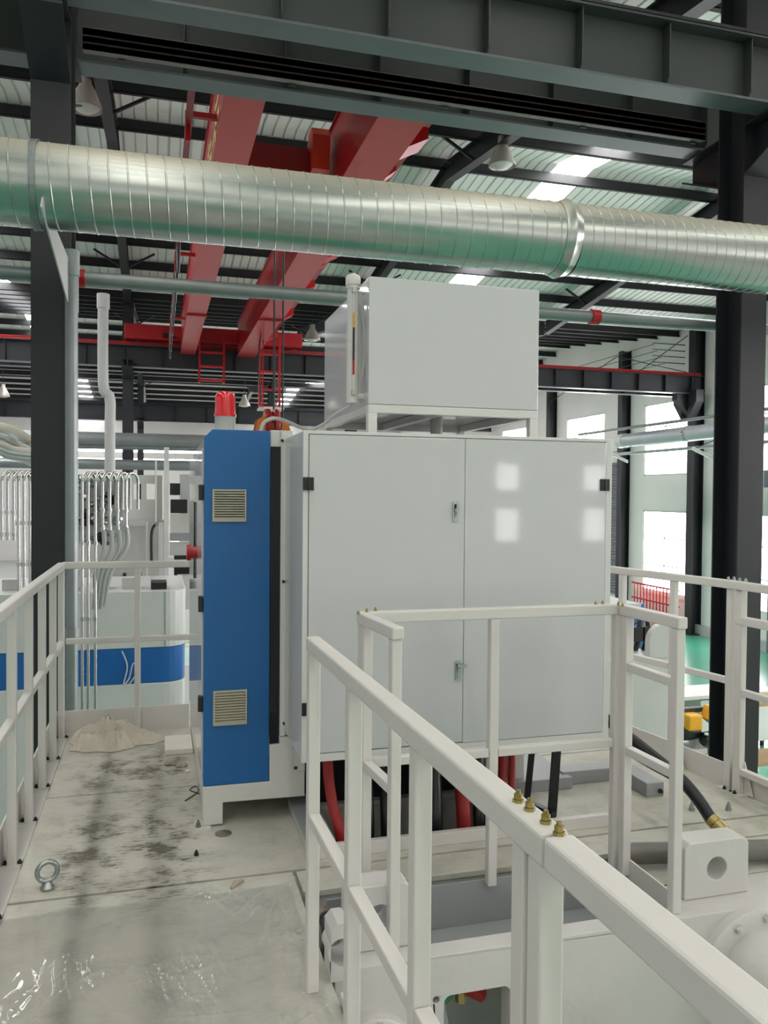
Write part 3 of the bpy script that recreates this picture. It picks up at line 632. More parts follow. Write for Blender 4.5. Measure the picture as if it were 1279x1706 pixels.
# ------------------------------------------------------------------ railings
T = .042
def railing(label, p0, p1, posts, rails, top=1.07, zf=0, feet=True, t=T, group=None, jn=None, name='guard_railing', gusset=True):
    p0, p1 = V((p0[0], p0[1], 0)), V((p1[0], p1[1], 0)); d = (p1-p0).normalized(); L = (p1-p0).length; nrm = V((-d.y, d.x, 0))
    root = thing(name, label, 'railing', ((p0.x+p1.x)/2, (p0.y+p1.y)/2, zf))
    MB().bar(p0+V((0, 0, top-t/2)), p1+V((0, 0, top-t/2)), t, t).build('top_rail', 'rail', root, bv=.005)
    ps = sorted(posts)
    for i, s in enumerate(ps):
        c = p0+d*s; MB().bar(c+V((0, 0, zf)), c+V((0, 0, top-t)), t*.86, t*.86, up=d).build('post', 'rail', root, bv=.004)
        if feet:
            b3 = c+V((0, 0, zf)); MB().bar(b3-d*.045+V((0, 0, .004)), b3+d*.045+V((0, 0, .004)), .07, .008).build('foot_plate', 'rail', root)
            bolt(root, b3+nrm*(-.028)+V((0, 0, .008)), .008, .016, 'steel')
            bolt(root, b3+nrm*(.028)+V((0, 0, .008)), .008, .016, 'steel')
        if gusset:
            g = MB(); q = c+nrm*(t*.46)
            g.add([q+V((0, 0, zf+.008))+d*.02, q+V((0, 0, zf+.17))+d*.02, q+d*.075+V((0, 0, zf+.008))] + [q+V((0, 0, zf+.008))+d*.02-nrm*.006, q+V((0, 0, zf+.17))+d*.02-nrm*.006, q+d*.075+V((0, 0, zf+.008))-nrm*.006], [(0, 1, 2), (5, 4, 3), (0, 3, 4, 1), (1, 4, 5, 2), (2, 5, 3, 0)]); g.build('gusset', 'rail', root)
        if i+1 < len(ps) and ps[i+1]-s > .1:
            e = p0+d*ps[i+1]
            for z in rails: MB().bar(c+d*t*.46+V((0, 0, z)), e-d*t*.46+V((0, 0, z)), t*.8, t*.8).build('mid_rail', 'rail', root, bv=.004)
    return root
lr = railing('white guard railing along the left platform edge', (-.555, .3), (-.555, 5.24), [.35, .79, 1.23, 1.67, 2.11, 2.75, 3.19, 3.63, 4.07, 4.51, 4.92], [.585])
railing('white guard railing across the back, behind the crumpled rag', (-.555, 5.262), (.21, 5.262), [.44], [], gusset=False)
br = bpy.data.objects['guard_railing.001']
MB().bar((-.533, 5.262, .585), (-.137, 5.262, .585), .034, .034).build('mid_rail', 'rail', br, bv=.004)
MB().bar((-.093, 5.262, .585), (.21, 5.262, .585), .034, .034).build('mid_rail', 'rail', br, bv=.004)
# nearest railing: two frames bolted together
n1 = railing('nearest railing frame running away from the bottom right, its far half with the end post', (.452, 2.40), (.489, .925), [.02, .485, .97, 1.405], [.53], feet=False, gusset=False)
n2 = railing('nearest railing frame at the lower right corner, bolted to the far half', (.490, .920), (.512, -.2), [-.03, .6], [.53], feet=False, gusset=False)
for k, (x, y) in enumerate([(863, 1330), (882, 1344), (909, 1365), (931, 1384)]):
    p = at(x, y, 'Z', 1.075); bolt(n1, (p.x, p.y, 1.07), .0062, .017, 'brass')
# middle railing, U shaped
u1 = railing('white railing in front of the door cabinet, spanning side to side', (.705, 2.86), (1.795, 2.86), [.022, .535, 1.07], [.515], feet=False, gusset=False)
u2 = railing('short white railing return left of the door cabinet, behind the near railing', (.722, 2.835), (.752, 2.50), [.03, .31], [.53], feet=False, gusset=False)
u3 = railing('short white railing return at the right corner of the door cabinet', (1.785, 2.835), (1.80, 2.475), [.03, .335], [.50, .83], feet=False, gusset=False)
for x, y in ((597, 1019), (611, 1015), (625, 1013)): p = at(x, y, 'Z', 1.08); bolt(u1, (p.x, min(2.87, p.y), 1.07), .005, .014, 'brass')
for x, y in ((992, 1003), (1004, 1002), (1030, 1004), (1037, 1006)): p = at(x, y, 'Z', 1.08); bolt(u1, (min(1.79, p.x), min(2.87, p.y), 1.07), .005, .014, 'brass')
# right railing
r1 = railing('white guard railing along the right platform edge, in front of the bright windows', (2.62, 4.5), (2.825, 3.47), [.255, .65, 1.03], [.56], top=1.075)
r2 = railing('lower white guard railing at the right frame edge, past the double post', (2.825, 3.45), (2.95, 2.2), [.03, .75, 1.2], [.52, .12], top=.90)
MB().bar((2.80, 3.56, 1.055), (2.93, 2.4, 1.055), T, T).build('top_rail', 'rail', r1, bv=.005)
MB().bar((2.83, 3.43, 0), (2.83, 3.43, 1.03), T, T).build('post', 'rail', r1, bv=.004)
for x, y in ((1213, 963), (1222, 963), (1232, 965), (1242, 966)): p = at(x, y, 'Z', 1.085); bolt(r1, (p.x, p.y, 1.075), .008, .018, 'zinc')

# ------------------------------------------------------------------ blue cabinet
BX0, BX1, BY0, BY1 = .205, .492, 3.683, 5.12
bc = thing('electrical_cabinet', 'tall blue fronted electrical cabinet with two beige vent grilles', 'cabinet', ((BX0+BX1)/2, 4.4, .185))
MB().prism([(BX0, .185), (BX1, .185), (BX1, 1.775), (BX0+.035, 1.775), (BX0, 1.735)], 'y', BY0+.012, BY1).build('body', 'door', bc, bv=.004)
MB().prism([(BX0-.004, .183), (BX1+.003, .183), (BX1+.003, 1.782), (BX0+.032, 1.782), (BX0-.004, 1.745)], 'y', BY0, BY0+.014).build('front_panel', 'blue', bc, bv=.003)
MB().box(BX0-.012, BX0-.002, BY0+.03, BY1-.02, .23, 1.70).build('side_door', 'door', bc, bv=.003)
for z in (.55, 1.0, 1.5): MB().box(BX0-.026, BX0-.004, BY0+.016, BY0+.05, z-.035, z+.035).build('hinge', 'black', bc, bv=.003)
MB().box(BX0-.02, BX0-.012, 4.35, 4.95, 1.05, 1.45).build('screen', 'glossblack', bc)
MB().lathe((BX0-.012, 4.15, 1.2), [(0, 0), (.03, 0), (.03, .03), (.04, .03), (.04, .05), (0, .05)], 20, d=(-1, 0, 0)).build('emergency_button', 'red', bc)
for (x0, y0, x1, y1) in ((354, 815, 410, 869), (355, 1152, 411, 1206)):
    a = at(x0, y0, 'Y', BY0-.01); d = at(x1, y1, 'Y', BY0-.01); zt, zb = a.z, d.z; xa, xb = a.x, d.x
    g = MB().plate_hole([(xa, zb), (xb, zb), (xb, zt), (xa, zt)], [[(xa+.008, zb+.013), (xb-.006, zb+.013), (xb-.006, zt-.008), (xa+.008, zt-.008)]], 'y', BY0-.012, BY0)
    gr = g.build('vent_grille', 'grille', bc)
    MB().box(xa+.004, xb-.004, BY0-.003, BY0-.001, zb+.004, zt-.004).build('mesh_backing', 'dark', gr)
    n = 11; hh = zt-zb-.021
    for k in range(n):
        z = zb+.013+hh*k/n; MB().prism([(BY0-.013, z), (BY0-.011, z+hh/n*.12), (BY0-.003, z+hh/n*.62), (BY0-.003, z+hh/n*.5)][::1] if 0 else [(BY0-.014, z), (BY0-.014, z+hh/n*.35), (BY0-.004, z+hh/n*.75), (BY0-.004, z+hh/n*.4)], 'x', xa+.007, xb-.006).build('slat', 'grille', gr)
# white base frame
bf = thing('base_frame', 'white base frame with a leg under the blue cabinet', 'frame', (.44, 4.4, 0))
MB().prism([(.200, .008), (.288, .008), (.288, .105), (.66, .10), (.66, .383), (.545, .383), (.545, .35), (.497, .35), (.497, .182), (.200, .182)], 'y', BY0-.006, BY0+.014).build('front_plate', 'white', bf, bv=.003)
MB().box(.200, .212, BY0+.014, BY1, .09, .182).box(.200, .212, BY1-.09, BY1, .008, .09).box(.2, .66, BY1-.012, BY1, .09, .18).box(.200, .212, BY0+.014, BY0+.1, .008, .09).build('side_beam', 'white', bf)
MB().box(.165, .235, BY0-.03, BY0+.06, 0, .008).build('foot_plate', 'white', bf); bolt(bf, (.18, BY0-.01, .008), .01, .03, 'brown')
MB().plate_hole(rrect(.60, .66, .215, .36, .004), [rrect(.605, .655, .22, .355, .004)], 'y', BY0-.009, BY0-.004).build('access_cover', 'offwhite', bf)
bolt(bf, (.618, BY0-.006, .235), .007, .006, 'steel', (0, -1, 0))
# machine housing behind blue cabinet with smoked strip
mh = thing('machine_housing', 'white housing column with a tall smoked black strip between the blue and white cabinets', 'housing', (.55, 4.2, .35))
MB().box(.496, .60, BY0+.016, 5.0, .383, 1.787).build('body', 'white', mh, bv=.004)
MB().box(.497, .541, BY0+.004, BY0+.015, .352, 1.712).build('smoked_strip', 'glossblack', mh, bv=.002)
MB().box(.543, .566, BY0-.004, BY0+.014, .386, 1.785).box(.566, .592, BY0+.004, BY0+.014, .386, 1.785).build('flange', 'white', mh, bv=.002)
for px, py in ((469, 734), (471, 969), (472, 1205)): p = at(px, py, 'Y', BY0-.004); bolt(mh, (p.x+.003, BY0-.004, p.z), .006, .012, 'steel', (0, -1, 0))
# ------------------------------------------------------------------ white double door cabinet
CX0, CX1, CY0, CY1, CZ0, CZ1 = .560, 1.936, 3.2, 4.6, .415, 1.752
wc_ = thing('double_door_cabinet', 'large glossy white double door cabinet in the middle of the platform', 'cabinet', ((CX0+CX1)/2, 3.9, CZ0))
MB().box(CX0+.004, CX1, CY0+.014, CY1, CZ0, CZ1).build('body', 'white', wc_, bv=.004)
MB().plate_hole([(CX0, CZ0), (CX1+.012, CZ0), (CX1+.012, CZ1), (CX0, CZ1)], [[(.582, .448), (1.918, .444), (1.918, 1.738), (.582, 1.738)]], 'y', CY0, CY0+.014).build('door_frame', 'white', wc_, bv=.002)
d1 = MB().box(.584, 1.2482, CY0-.003, CY0+.013, .451, 1.735).build('door', 'door', wc_, bv=.0025)
d2 = MB().box(1.2498, 1.916, CY0-.003, CY0+.013, .447, 1.735).build('door', 'door', wc_, bv=.0025)
for dd, pxs in ((d1, [(513, 806), (511, 1181)]), (d2, [(1006, 808)])):
    for px, py in pxs:
        p = at(px, py, 'Y', CY0)
        h = MB(); h.box(p.x-.022, p.x-.002, CY0-.012, CY0-.003, p.z-.026, p.z+.026).box(p.x+.002, p.x+.022, CY0-.012, CY0-.003, p.z-.026, p.z+.026).tube((p.x, CY0-.012, p.z-.026), (p.x, CY0-.012, p.z+.026), .005, 8)
        h.build('hinge', 'black', dd, bv=.002)
for (px, py, turned) in ((758, 852, 0), (762, 1117, 1)):
    p = at(px, py, 'Y', CY0); x, z = p.x, p.z
    hb = MB().plate_hole(rrect(x-.013, x+.013, z-.042, z+.042, .006), [rrect(x-.007, x+.007, z-.008, z+.03, .003)], 'y', CY0-.010, CY0-.003).build('handle', 'zinc', d1)
    k = MB().lathe((x, CY0-.008, z+.006), [(0, 0), (.008, 0), (.008, .012), (0, .012)], 14, d=(0, -1, 0)).box(x-.006, x+.006, CY0-.014, CY0-.006, z-.03, z+.004)
    if turned: k.bar((x-.008, CY0-.02, z+.024), (x+.032, CY0-.02, z+.020), .008, .014)
    else: k.bar((x+.004, CY0-.018, z-.018), (x+.004, CY0-.018, z+.03), .012, .01)
    bh = k.build('handle_lever', 'zinc', d1)
    MB().box(x-.007, x+.007, CY0-.0045, CY0-.0035, z-.008, z+.03).build('handle_recess', 'black', d1)
# ------------------------------------------------------------------ tank on top
TX0, TX1, TY0, TY1, TZ0, TZ1 = .878, 1.682, 3.4, 4.36, 1.852, 2.438
tk = thing('oil_tank', 'white box shaped tank on short legs on top of the door cabinet', 'tank', ((TX0+TX1)/2, 3.9, CZ1))
MB().box(TX0, TX1, TY0, TY1, TZ0+.0375, TZ1).build('body', 'door', tk, bv=.003)
MB().box(TX0, TX1, TY0, TY0+.035, TZ0, TZ0+.036).box(TX0, TX1, TY1-.035, TY1, TZ0, TZ0+.036).box(TX0, TX0+.035, TY0+.036, TY1-.036, TZ0, TZ0+.036).box(TX1-.035, TX1, TY0+.036, TY1-.036, TZ0, TZ0+.036).box(1.2, 1.235, TY0+.036, TY1-.036, TZ0, TZ0+.036).build('base_frame', 'white', tk, bv=.002)
for x in (TX0, TX1-.04):
    for y in (TY0, TY1-.04): MB().box(x, x+.04, y, y+.04, CZ1, TZ0).build('leg', 'white', tk, bv=.002)
MB().tube((1.33, 3.8, CZ1), (1.33, 3.8, TZ0+.04), .03, 16).build('drain_pipe', 'pvcl', tk)
gx, gy = .828, 3.49
lg = thing('level_gauge', 'white level gauge tube with yellow, black and red marks beside the tank', 'gauge', (gx, gy, 1.88))
MB().lathe((gx, gy, 1.90), [(0, 0), (.026, 0), (.026, .50), (.030, .50), (.030, .515), (.033, .515), (.033, .55), (.028, .558), (.012, .558), (.012, .568), (0, .568)], 24).build('tube', 'rail', lg)
MB().lathe((gx+.052, gy+.06, 1.905), [(0, 0), (.018, 0), (.018, .44), (0, .44)], 16).build('guide_tube', 'rail', lg)
sg = at(589, 560, 'Y', gy-.03).x
for z0, z1, m in ((1.955, 2.02, 'rail'), (2.02, 2.085, 'red'), (2.085, 2.225, 'black'), (2.225, 2.29, 'yellow'), (2.29, 2.385, 'rail')): MB().tube((sg, gy-.032, z0), (sg, gy-.032, z1), .0045, 10).build('sight_glass', m, lg)
for z in (1.94, 2.385): MB().box(sg-.008, sg+.008, gy-.04, gy-.02, z-.008, z+.012).build('fitting', 'zinc', lg)
MB().tube((gx+.02, gy, 2.385), (TX0+.002, gy, 2.385), .008, 10).tube((gx, gy, 1.93), (TX0+.002, gy, 1.93), .016, 12).build('pipe_stub', 'rail', lg)
MB().path(smooth([(gx+.03, gy-.01, 2.38), (gx+.045, gy-.02, 2.25), (gx+.05, gy-.02, 2.1), (gx+.035, gy-.02, 2.0)]), .004, 8).build('cable', 'pvcl', lg)
# beacon
p0 = at(375, 712, 'Y', 3.85); bx, bz = p0.x, 1.776
bn = thing('beacon_lamp', 'red rotating beacon lamp on the blue cabinet', 'lamp', (bx, 3.85, bz))
MB().lathe((bx, 3.85, bz), [(0, 0), (.048, 0), (.048, .075), (.05, .078), (0, .078)], 32).build('base', 'pvcl', bn)
MB().lathe((bx, 3.85, bz+.078), [(.052, 0), (.052, .012), (.048, .014), (.047, .085), (.042, .106), (.032, .115), (0, .118)], 32).build('dome', 'beacon', bn)
MB().lathe((bx, 3.85, bz+.08), [(0, 0), (.03, 0), (.03, .08), (0, .085)], 16).build('reflector', 'red', bn)
# white conduit hose
pts = smooth([at(434, 718, 'Y', 3.9), at(440, 704, 'Y', 3.9), at(455, 697, 'Y', 3.9), at(475, 701, 'Y', 3.95), at(500, 712, 'Y', 4.0), at(525, 718, 'Y', 4.0)])
tag(MB().path(pts, .009, 10).build('conduit_hose', 'pvcl'), 'thin white flexible conduit looping over the cabinet tops behind the beacon', 'hose')
pts = smooth([at(520, 716, 'Y', 3.75), at(540, 706, 'Y', 3.7), at(560, 690, 'Y', 3.62), at(580, 678, 'Y', 3.52), (gx, gy, 1.905)])
tag(MB().path(pts, .008, 10).build('conduit_hose', 'pvcl'), 'thin white conduit rising from the cabinet top to the level gauge', 'hose')

# ------------------------------------------------------------------ under the door cabinet
tag(MB().box(.60, 1.98, 3.232, 3.262, 0.0, .055).build('sill_bar', 'rail', bv=.003), 'long white sill bar on the deck in front of the hose opening', 'bar')
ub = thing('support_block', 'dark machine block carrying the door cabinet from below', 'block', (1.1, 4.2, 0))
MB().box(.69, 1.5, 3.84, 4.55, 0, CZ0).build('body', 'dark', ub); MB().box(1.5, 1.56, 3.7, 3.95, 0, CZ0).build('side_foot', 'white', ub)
def hose(label, pts, r, m, name='hose', mid=None):
    return tag(MB().path(smooth(pts), r, 14).build(name, m), label, 'hose')
hose('red hose dropping into the opening, left of the others', [at(545, 1262, 'Y', 3.55)+V((0, 0, .03)), at(548, 1300, 'Y', 3.5), at(556, 1350, 'Y', 3.45), at(568, 1400, 'Y', 3.4), (at(572, 1400, 'Y', 3.4).x, 3.4, -.4)], .024, 'hosered')
for i, (x, dx, r, m, lb) in enumerate([(765, 8, .034, 'hosered', 'thick red hose in the middle of the opening behind the sill bar'), (690, 2, .03, 'hoseblack', 'black hose left of the middle red hose'), (722, 3, .034, 'hoseblack', 'black hose directly left of the thick red hose'), (795, 3, .028, 'hoseblack', 'black hose right of the thick red hose'), (838, -4, .020, 'hosered', 'dull red hose beside the black bracket'), (853, -3, .018, 'hosered', 'thin red hose nearest the black bracket'), (640, 5, .03, 'hoseblack', 'black hose seen between the two near posts'), (610, 3, .028, 'hoseblack', 'black hose behind the left near post')]):
    a = at(x, 1250, 'Y', 3.6); hose(lb, [a+V((0, 0, .03)), at(x+dx*.5, 1310, 'Y', 3.52), at(x+dx, 1380, 'Y', 3.45), (at(x+dx, 1380, 'Y', 3.45).x, 3.42, -.5)], r, m)
bk = thing('black_bracket', 'black flat steel support bracket with two slanting legs under the cabinet', 'bracket', (1.7, 3.5, 0))
a0, a1 = at(890, 1250, 'Y', 3.5), at(877, 1330, 'Y', 3.5); c0, c1 = at(929, 1246, 'Y', 3.4), at(919, 1356, 'Y', 3.4)
MB().bar(V((a0.x, 3.5, CZ0)), V((a1.x, 3.5, .03)), .03, .008, up=V((0, 1, 0))).build('leg', 'black', bk)
MB().bar(V((c0.x, 3.4, CZ0)), V((c1.x, 3.4, .0)), .045, .008, up=V((0, 1, 0))).build('leg', 'black', bk)
MB().bar((a1.x, 3.62, .015), (c1.x, 3.38, .015), .03, .03).build('foot', 'black', bk)
tag(MB().box(.33, .66, 3.95, 4.3, .0, .1).build('steel_tray', 'brown'), 'brownish bare steel tray on the deck beneath the base frame', 'tray')
gbx = thing('hose_opening_box', 'low light grey box on the deck left of the red hose', 'box', (.66, 3.55, 0))
MB().box(.605, .66, 3.30, 3.80, 0, .05).build('side', 'offwhite', gbx, bv=.003); MB().box(.60, .72, 3.28, 3.82, .05, .056).build('lid', 'panel', gbx)
wb = thing('machine_pedestal', 'white machine foot with dark recess under the right end of the cabinet', 'foot', (1.85, 3.8, 0))
MB().box(1.72, 1.80, 3.75, 4.1, 0, CZ0).build('upright', 'white', wb); MB().box(1.62, 2.05, 3.70, 4.2, 0, .06).build('base', 'panel', wb, bv=.004)
lb_ = thing('low_plinth', 'low grey plinth on the deck right of the black bracket', 'plinth', (2.2, 4, 0))
MB().box(2.02, 2.45, 3.75, 3.85, 0, .07).box(2.35, 2.45, 3.5, 3.75, 0, .07).build('plinth_body', 'panel', lb_, bv=.004); bolt(lb_, (2.42, 3.49, .03), .01, .02, 'steel', (0, -1, 0))

# ------------------------------------------------------------------ deck clutter
ey = thing('eye_bolt', 'zinc plated lifting eye bolt standing on the platform near the left railing', 'eye bolt', (-.4, 3.23, 0))
ex, eyy = -.395, 3.25; ec = V((ex, eyy, .068)); ax = V((cos(.3), sin(.3), 0))
MB().path([ec+ax*.036*cos(t)+V((0, 0, .036*sin(t))) for t in [2*pi*k/28 for k in range(28)]], .0095, 12, closed=True).build('ring', 'zinc', ey)
MB().lathe((ex, eyy, 0), [(0, 0), (.024, 0), (.026, .01), (.018, .024), (.012, .03), (0, .03)], 20).build('collar', 'zinc', ey)
# rag pile
rg = MB(); n = 64; vs = []; cx, cy = at(188, 1237, 'Z', 0).x, 5.03
for j in range(n+1):
    for i in range(n+1):
        u, v = i/n*2-1, j/n*2-1; rr = sqrt(u*u+v*v); a = atan2(v, u)
        if rr > 1: u /= rr; v /= rr; rr = 1
        lobes = 1+.14*sin(3*a+1)+.10*sin(5*a+2)+.06*sin(11*a)
        x = u*.25*lobes; y = v*.13*lobes; ed = max(0, 1-rr**5)
        wx = noise.noise(V((u*1.6, v*1.6, 3))); f = 1-abs(noise.noise(V((u*2.2+1.4*wx, v*2.0, 1))))*3.2; f2 = 1-abs(noise.noise(V((u*5+2*wx, v*4, 4))))*3.5
        hump = .055+.075*math.exp(-((u-.02)**2*5+(v-.2)**2*3))+.03*math.exp(-((u+.55)**2*12))
        z = .003+ed*max(.006, 1.25*hump*(.55+.45*f)+.022*f2+.006*noise.noise(V((u*14, v*12, 2))))
        vs.append((cx+x, cy+y, z))
rg.add(vs, [(j*(n+1)+i, j*(n+1)+i+1, (j+1)*(n+1)+i+1, (j+1)*(n+1)+i) for j in range(n) for i in range(n)], True)
tag(rg.build('rag_pile', 'clothm'), 'crumpled beige cotton rag heaped on the deck by the back railing', 'rag')
fo = MB().box(.045, .20, 4.74, 5.02, 0, .035); tag(fo.build('foam_block', 'foam', bv=.006), 'cream styrofoam slab on the deck left of the blue cabinet', 'foam')
def crumple(px, py, r, label, name, m, sq=.5, seed=0):
    p = at(px, py, 'Z', 0); bm = bmesh.new(); bmesh.ops.create_icosphere(bm, subdivisions=3, radius=1)
    vs = []
    for v in bm.verts:
        q = v.co; k = 1+.5*noise.noise(q*1.8+V((seed, 0, 0)))+.25*noise.noise(q*5+V((seed, 3, 0))); vs.append((p.x+q.x*r*k, p.y+q.y*r*k*.8, max(.001, r*sq*.7+q.z*r*sq*k)))
    fs = [tuple(v.index for v in f.verts) for f in bm.faces]; bm.free(); mb = MB(); mb.add(vs, fs, False)
    tag(mb.build(name, m), label, 'debris')
crumple(285, 1274, .034, 'crumpled dirty paper scrap on the deck in front of the foam slab', 'paper_scrap', 'debris', .5, 2)
crumple(302, 1277, .028, 'second dirty paper scrap right of the first one', 'paper_scrap', 'debris', .4, 5)
crumple(313, 1286, .014, 'small cream paper bit beside the two dirty scraps', 'paper_scrap', 'foam', .5, 9)
p = at(327, 1425, 'Z', 0); sb = thing('loose_screw', 'small dark screw standing on the deck below the disc', 'screw', p); bolt(sb, p, .008, .022, 'steel', name='screw_body')
p = at(372, 1389, 'Z', 0); tag(MB().lathe(p, [(0, 0), (.036, 0), (.036, .003), (.034, .004), (0, .004)], 32).build('plug_disc', 'brown'), 'round bare steel plug in the deck by the base frame leg', 'plug')
q = [at(x, y, 'Z', .004) for x, y in ((308, 1334), (318, 1328), (330, 1318), (326, 1310), (316, 1316), (332, 1322))]
tag(MB().path(smooth(q), .0025, 6).build('wire_scrap', 'black'), 'thin black wire scrap curled by the blue cabinet side', 'wire')
p = at(385, 1480, 'Z', .004); tag(MB().path([p, p+V((.02, .03, .004)), p+V((.05, .05, .002))], [.006, .012, .005], 8).build('torn_tape', 'debris'), 'small torn grey tape scrap at the edge of the film', 'debris')

# ------------------------------------------------------------------ foreground machine (right of the near railing)
mc = thing('clamping_beam', 'white painted machine beam with round and rectangular openings below the near railing', 'machine', (1.6, 2.5, -1.2))
op = rrect(.905, 1.14, -.62, -.138, .025)
MB().plate_hole([(.54, -1.2), (3.4, -1.2), (3.4, 0), (.54, 0)], [circ(.878, -.145, .0115), circ(1.684, -.03, .0115), op], 'y', 2.455, 2.53).build('front_plate', 'casting', mc, bv=.003)
MB().box(.54, .85, 2.531, 2.68, -.05, 0).box(1.84, 3.4, 2.531, 2.68, -.05, 0).build('top_plate', 'casting', mc, bv=.004)
MB().box(.855, 1.835, 2.531, 2.55, -.16, -.02).build('rear_plate', 'panel', mc)
MB().box(.60, 1.80, 2.55, 2.87, -.16, -.15).build('ledge', 'panel', mc)
def lug(x0, x1, y0, y1, h, label, hole=True):
    t = thing('lifting_lug', label, 'lug', ((x0+x1)/2, y0, 0)); cx = x0+(x1-x0)*.5+ (0 if hole else 0)
    MB().plate_hole([(x0, .001), (x1, .001), (x1, h-.02), (x1-.02, h), (x0+.02, h), (x0, h-.02)], [circ((x0+x1)/2, h*.5, .043, 28)], 'y', y0, y1).build('plate', 'casting', t, bv=.004)
    return t
lug(1.885, 2.165, 2.558, 2.66, .212, 'white lifting lug block with a round hole at the lower right')
lug(.60, .815, 2.535, 2.64, .215, 'white lifting lug block behind the near railing posts, lower left')
lug(.515, .585, 2.40, 2.50, .18, 'narrow white lug block just right of the end post of the near railing', False)
def cyl(cx, cz, label, r=.16, ln=.75):
    t = thing('hydraulic_cylinder', label, 'cylinder', (cx, 2.1, cz-r))
    MB().lathe((cx, 2.455, cz), [(r*1.25, 0), (r*1.25, .035), (r*1.2, .04), (r*.95, .04), (0, .04)], 40, d=(0, -1, 0)).build('flange', 'casting', t)
    MB().lathe((cx, 2.415, cz), [(r*.86, 0), (r*.86, ln), (r*.82, ln+.01), (0, ln+.01)], 40, d=(0, -1, 0)).build('barrel', 'casting', t)
    for k in range(10):
        a = 2*pi*(k+.3)/10; bolt(t, (cx+r*1.08*cos(a), 2.415, cz+r*1.08*sin(a)), .014, .02, 'casting', (0, -1, 0))
cyl(2.10, -.22, 'white hydraulic cylinder with bolted flange at the lower right corner', .185, .35)
cyl(.66, -.30, 'white hydraulic cylinder with bolted flange behind the near railing, lower left', .12, .3)
# things inside the opening
hose('red hose inside the rectangular machine opening', [(.82, 2.62, -.5), (.84, 2.6, -.3), (.90, 2.6, -.22), (1.0, 2.6, -.2), (1.1, 2.6, -.25)], .025, 'hosered', 'inner_hose')
hose('green hose inside the rectangular machine opening', [(.8, 2.57, -.24), (.86, 2.57, -.21), (.93, 2.57, -.24), (1.02, 2.57, -.17), (1.08, 2.57, -.15)], .011, 'green', 'inner_hose')
tag(MB().bar((.90, 2.56, -.13), (.95, 2.52, -.45), .05, .02).build('steel_link', 'panel'), 'grey flat steel link inside the machine opening', 'link')
tag(MB().lathe((1.02, 2.6, -.26), [(0, 0), (.02, 0), (.02, .04), (.013, .04), (.013, .07), (0, .07)], 6).build('pipe_fitting', 'brass'), 'brass pipe fitting inside the machine opening', 'fitting')
# panel behind the beam, pit bottom, grey block at the bottom
tag(MB().box(1.0, 1.6, 1.7, 2.2, -1.0, -.62).build('grey_block', 'panel', bv=.006), 'dark grey steel block low under the near railing', 'block')
struct(MB().box(.54, 2.28, .4, 2.45, -1.3, -1.2).build('trim_1', 'offwhite'))
# valve at left of beam
vv = thing('pipe_elbow', 'grey pipe elbow with black end beside the end post of the near railing', 'pipe', (.55, 2.7, -.3))
MB().path(smooth([(.56, 2.62, -.5), (.56, 2.62, -.12), (.565, 2.66, .0), (.57, 2.74, .02)]), .024, 14).build('pipe_run', 'black', vv)
MB().tube((.562, 2.63, -.06), (.562, 2.63, .02), .032, 14).build('collar', 'zinc', vv)
MB().tube((.57, 2.735, .02), (.57, 2.77, .02), .03, 14).build('end_cap', 'brown', vv)
# grey pipe and hydraulic hose at right
tag(MB().tube((1.815, 2.86, .055), (2.5, 2.72, .055), .042, 20).build('grey_pipe', 'pvc'), 'thick dark grey pipe lying on the deck behind the right lug', 'pipe')
hh = thing('hydraulic_hose', 'thick black hydraulic hose with brass fitting arching to the right lug', 'hose', (2.3, 2.9, 0))
hp = [at(1000, 1190, 'Y', 3.65), at(1040, 1222, 'Y', 3.5), at(1090, 1262, 'Y', 3.3), at(1135, 1300, 'Y', 3.1), at(1165, 1335, 'Y', 2.98), at(1187, 1368, 'Y', 2.88)]
MB().path(smooth(hp), .028, 16).build('hose_body', 'hoseblack', hh)
f0, f1, f2 = at(1185, 1364, 'Y', 2.885), at(1205, 1385, 'Y', 2.83), at(1213, 1395, 'Y', 2.80)
MB().path([f0, f0+(f1-f0)*.4, f0+(f1-f0)*.42, f1], [.031, .031, .027, .027], 20).build('ferrule', 'brass', hh)
MB().path([f1, f2+(f2-f1)], .033, 6).build('nut', 'brass', hh)
hose('second thin black hose just below the thick hydraulic hose', [at(1030, 1245, 'Y', 3.6), at(1080, 1275, 'Y', 3.4), at(1120, 1297, 'Y', 3.25), at(1150, 1320, 'Y', 3.1), at(1170, 1350, 'Y', 3.0)], .012, 'hoseblack', 'thin_hose')
for i, (x, y) in enumerate(((1152, 1350), (1213, 1350))):
    p = at(x, y, 'Z', 0); t = thing('hex_bolt', ['zinc bolt on the deck behind the hydraulic hose', 'zinc bolt on the deck beside the brass fitting'][i], 'bolt', p); bolt(t, p, .012, .04, 'zinc', name='bolt_body')

# ------------------------------------------------------------------ left background machine
def P3(x, y, Y): return at(x, y, 'Y', Y)
m1 = thing('moulding_machine', 'long white machine with a blue stripe and rounded end behind the left railings', 'machine', (-2.6, 10.5, GZ))
xr = P3(310, 1000, 9.8).x; zt = P3(240, 985, 9.8).z; zb1 = P3(240, 1080, 9.8).z; zb2 = P3(240, 1138, 9.8).z
def rounded(x0, x1, y0, y1, z0, z1, r=.25):
    pts = [(x0, y0), (x1-r, y0)]+[(x1-r+r*sin(t), y0+r-r*cos(t)) for t in [pi/2*k/6 for k in range(1, 7)]]+[(x1, y1), (x0, y1)]
    return MB().prism(pts, 'z', z0, z1)
rounded(-7.0, xr, 9.8, 11.6, zb1+.004, zt).build('upper_cover', 'white', m1, bv=.01)
rounded(-7.0, xr-.006, 9.806, 11.6, zb2, zb1).build('blue_stripe', 'bluef', m1)
rounded(-7.0, xr, 9.8, 11.6, GZ+.15, zb2-.004).build('lower_cover', 'white', m1, bv=.01)
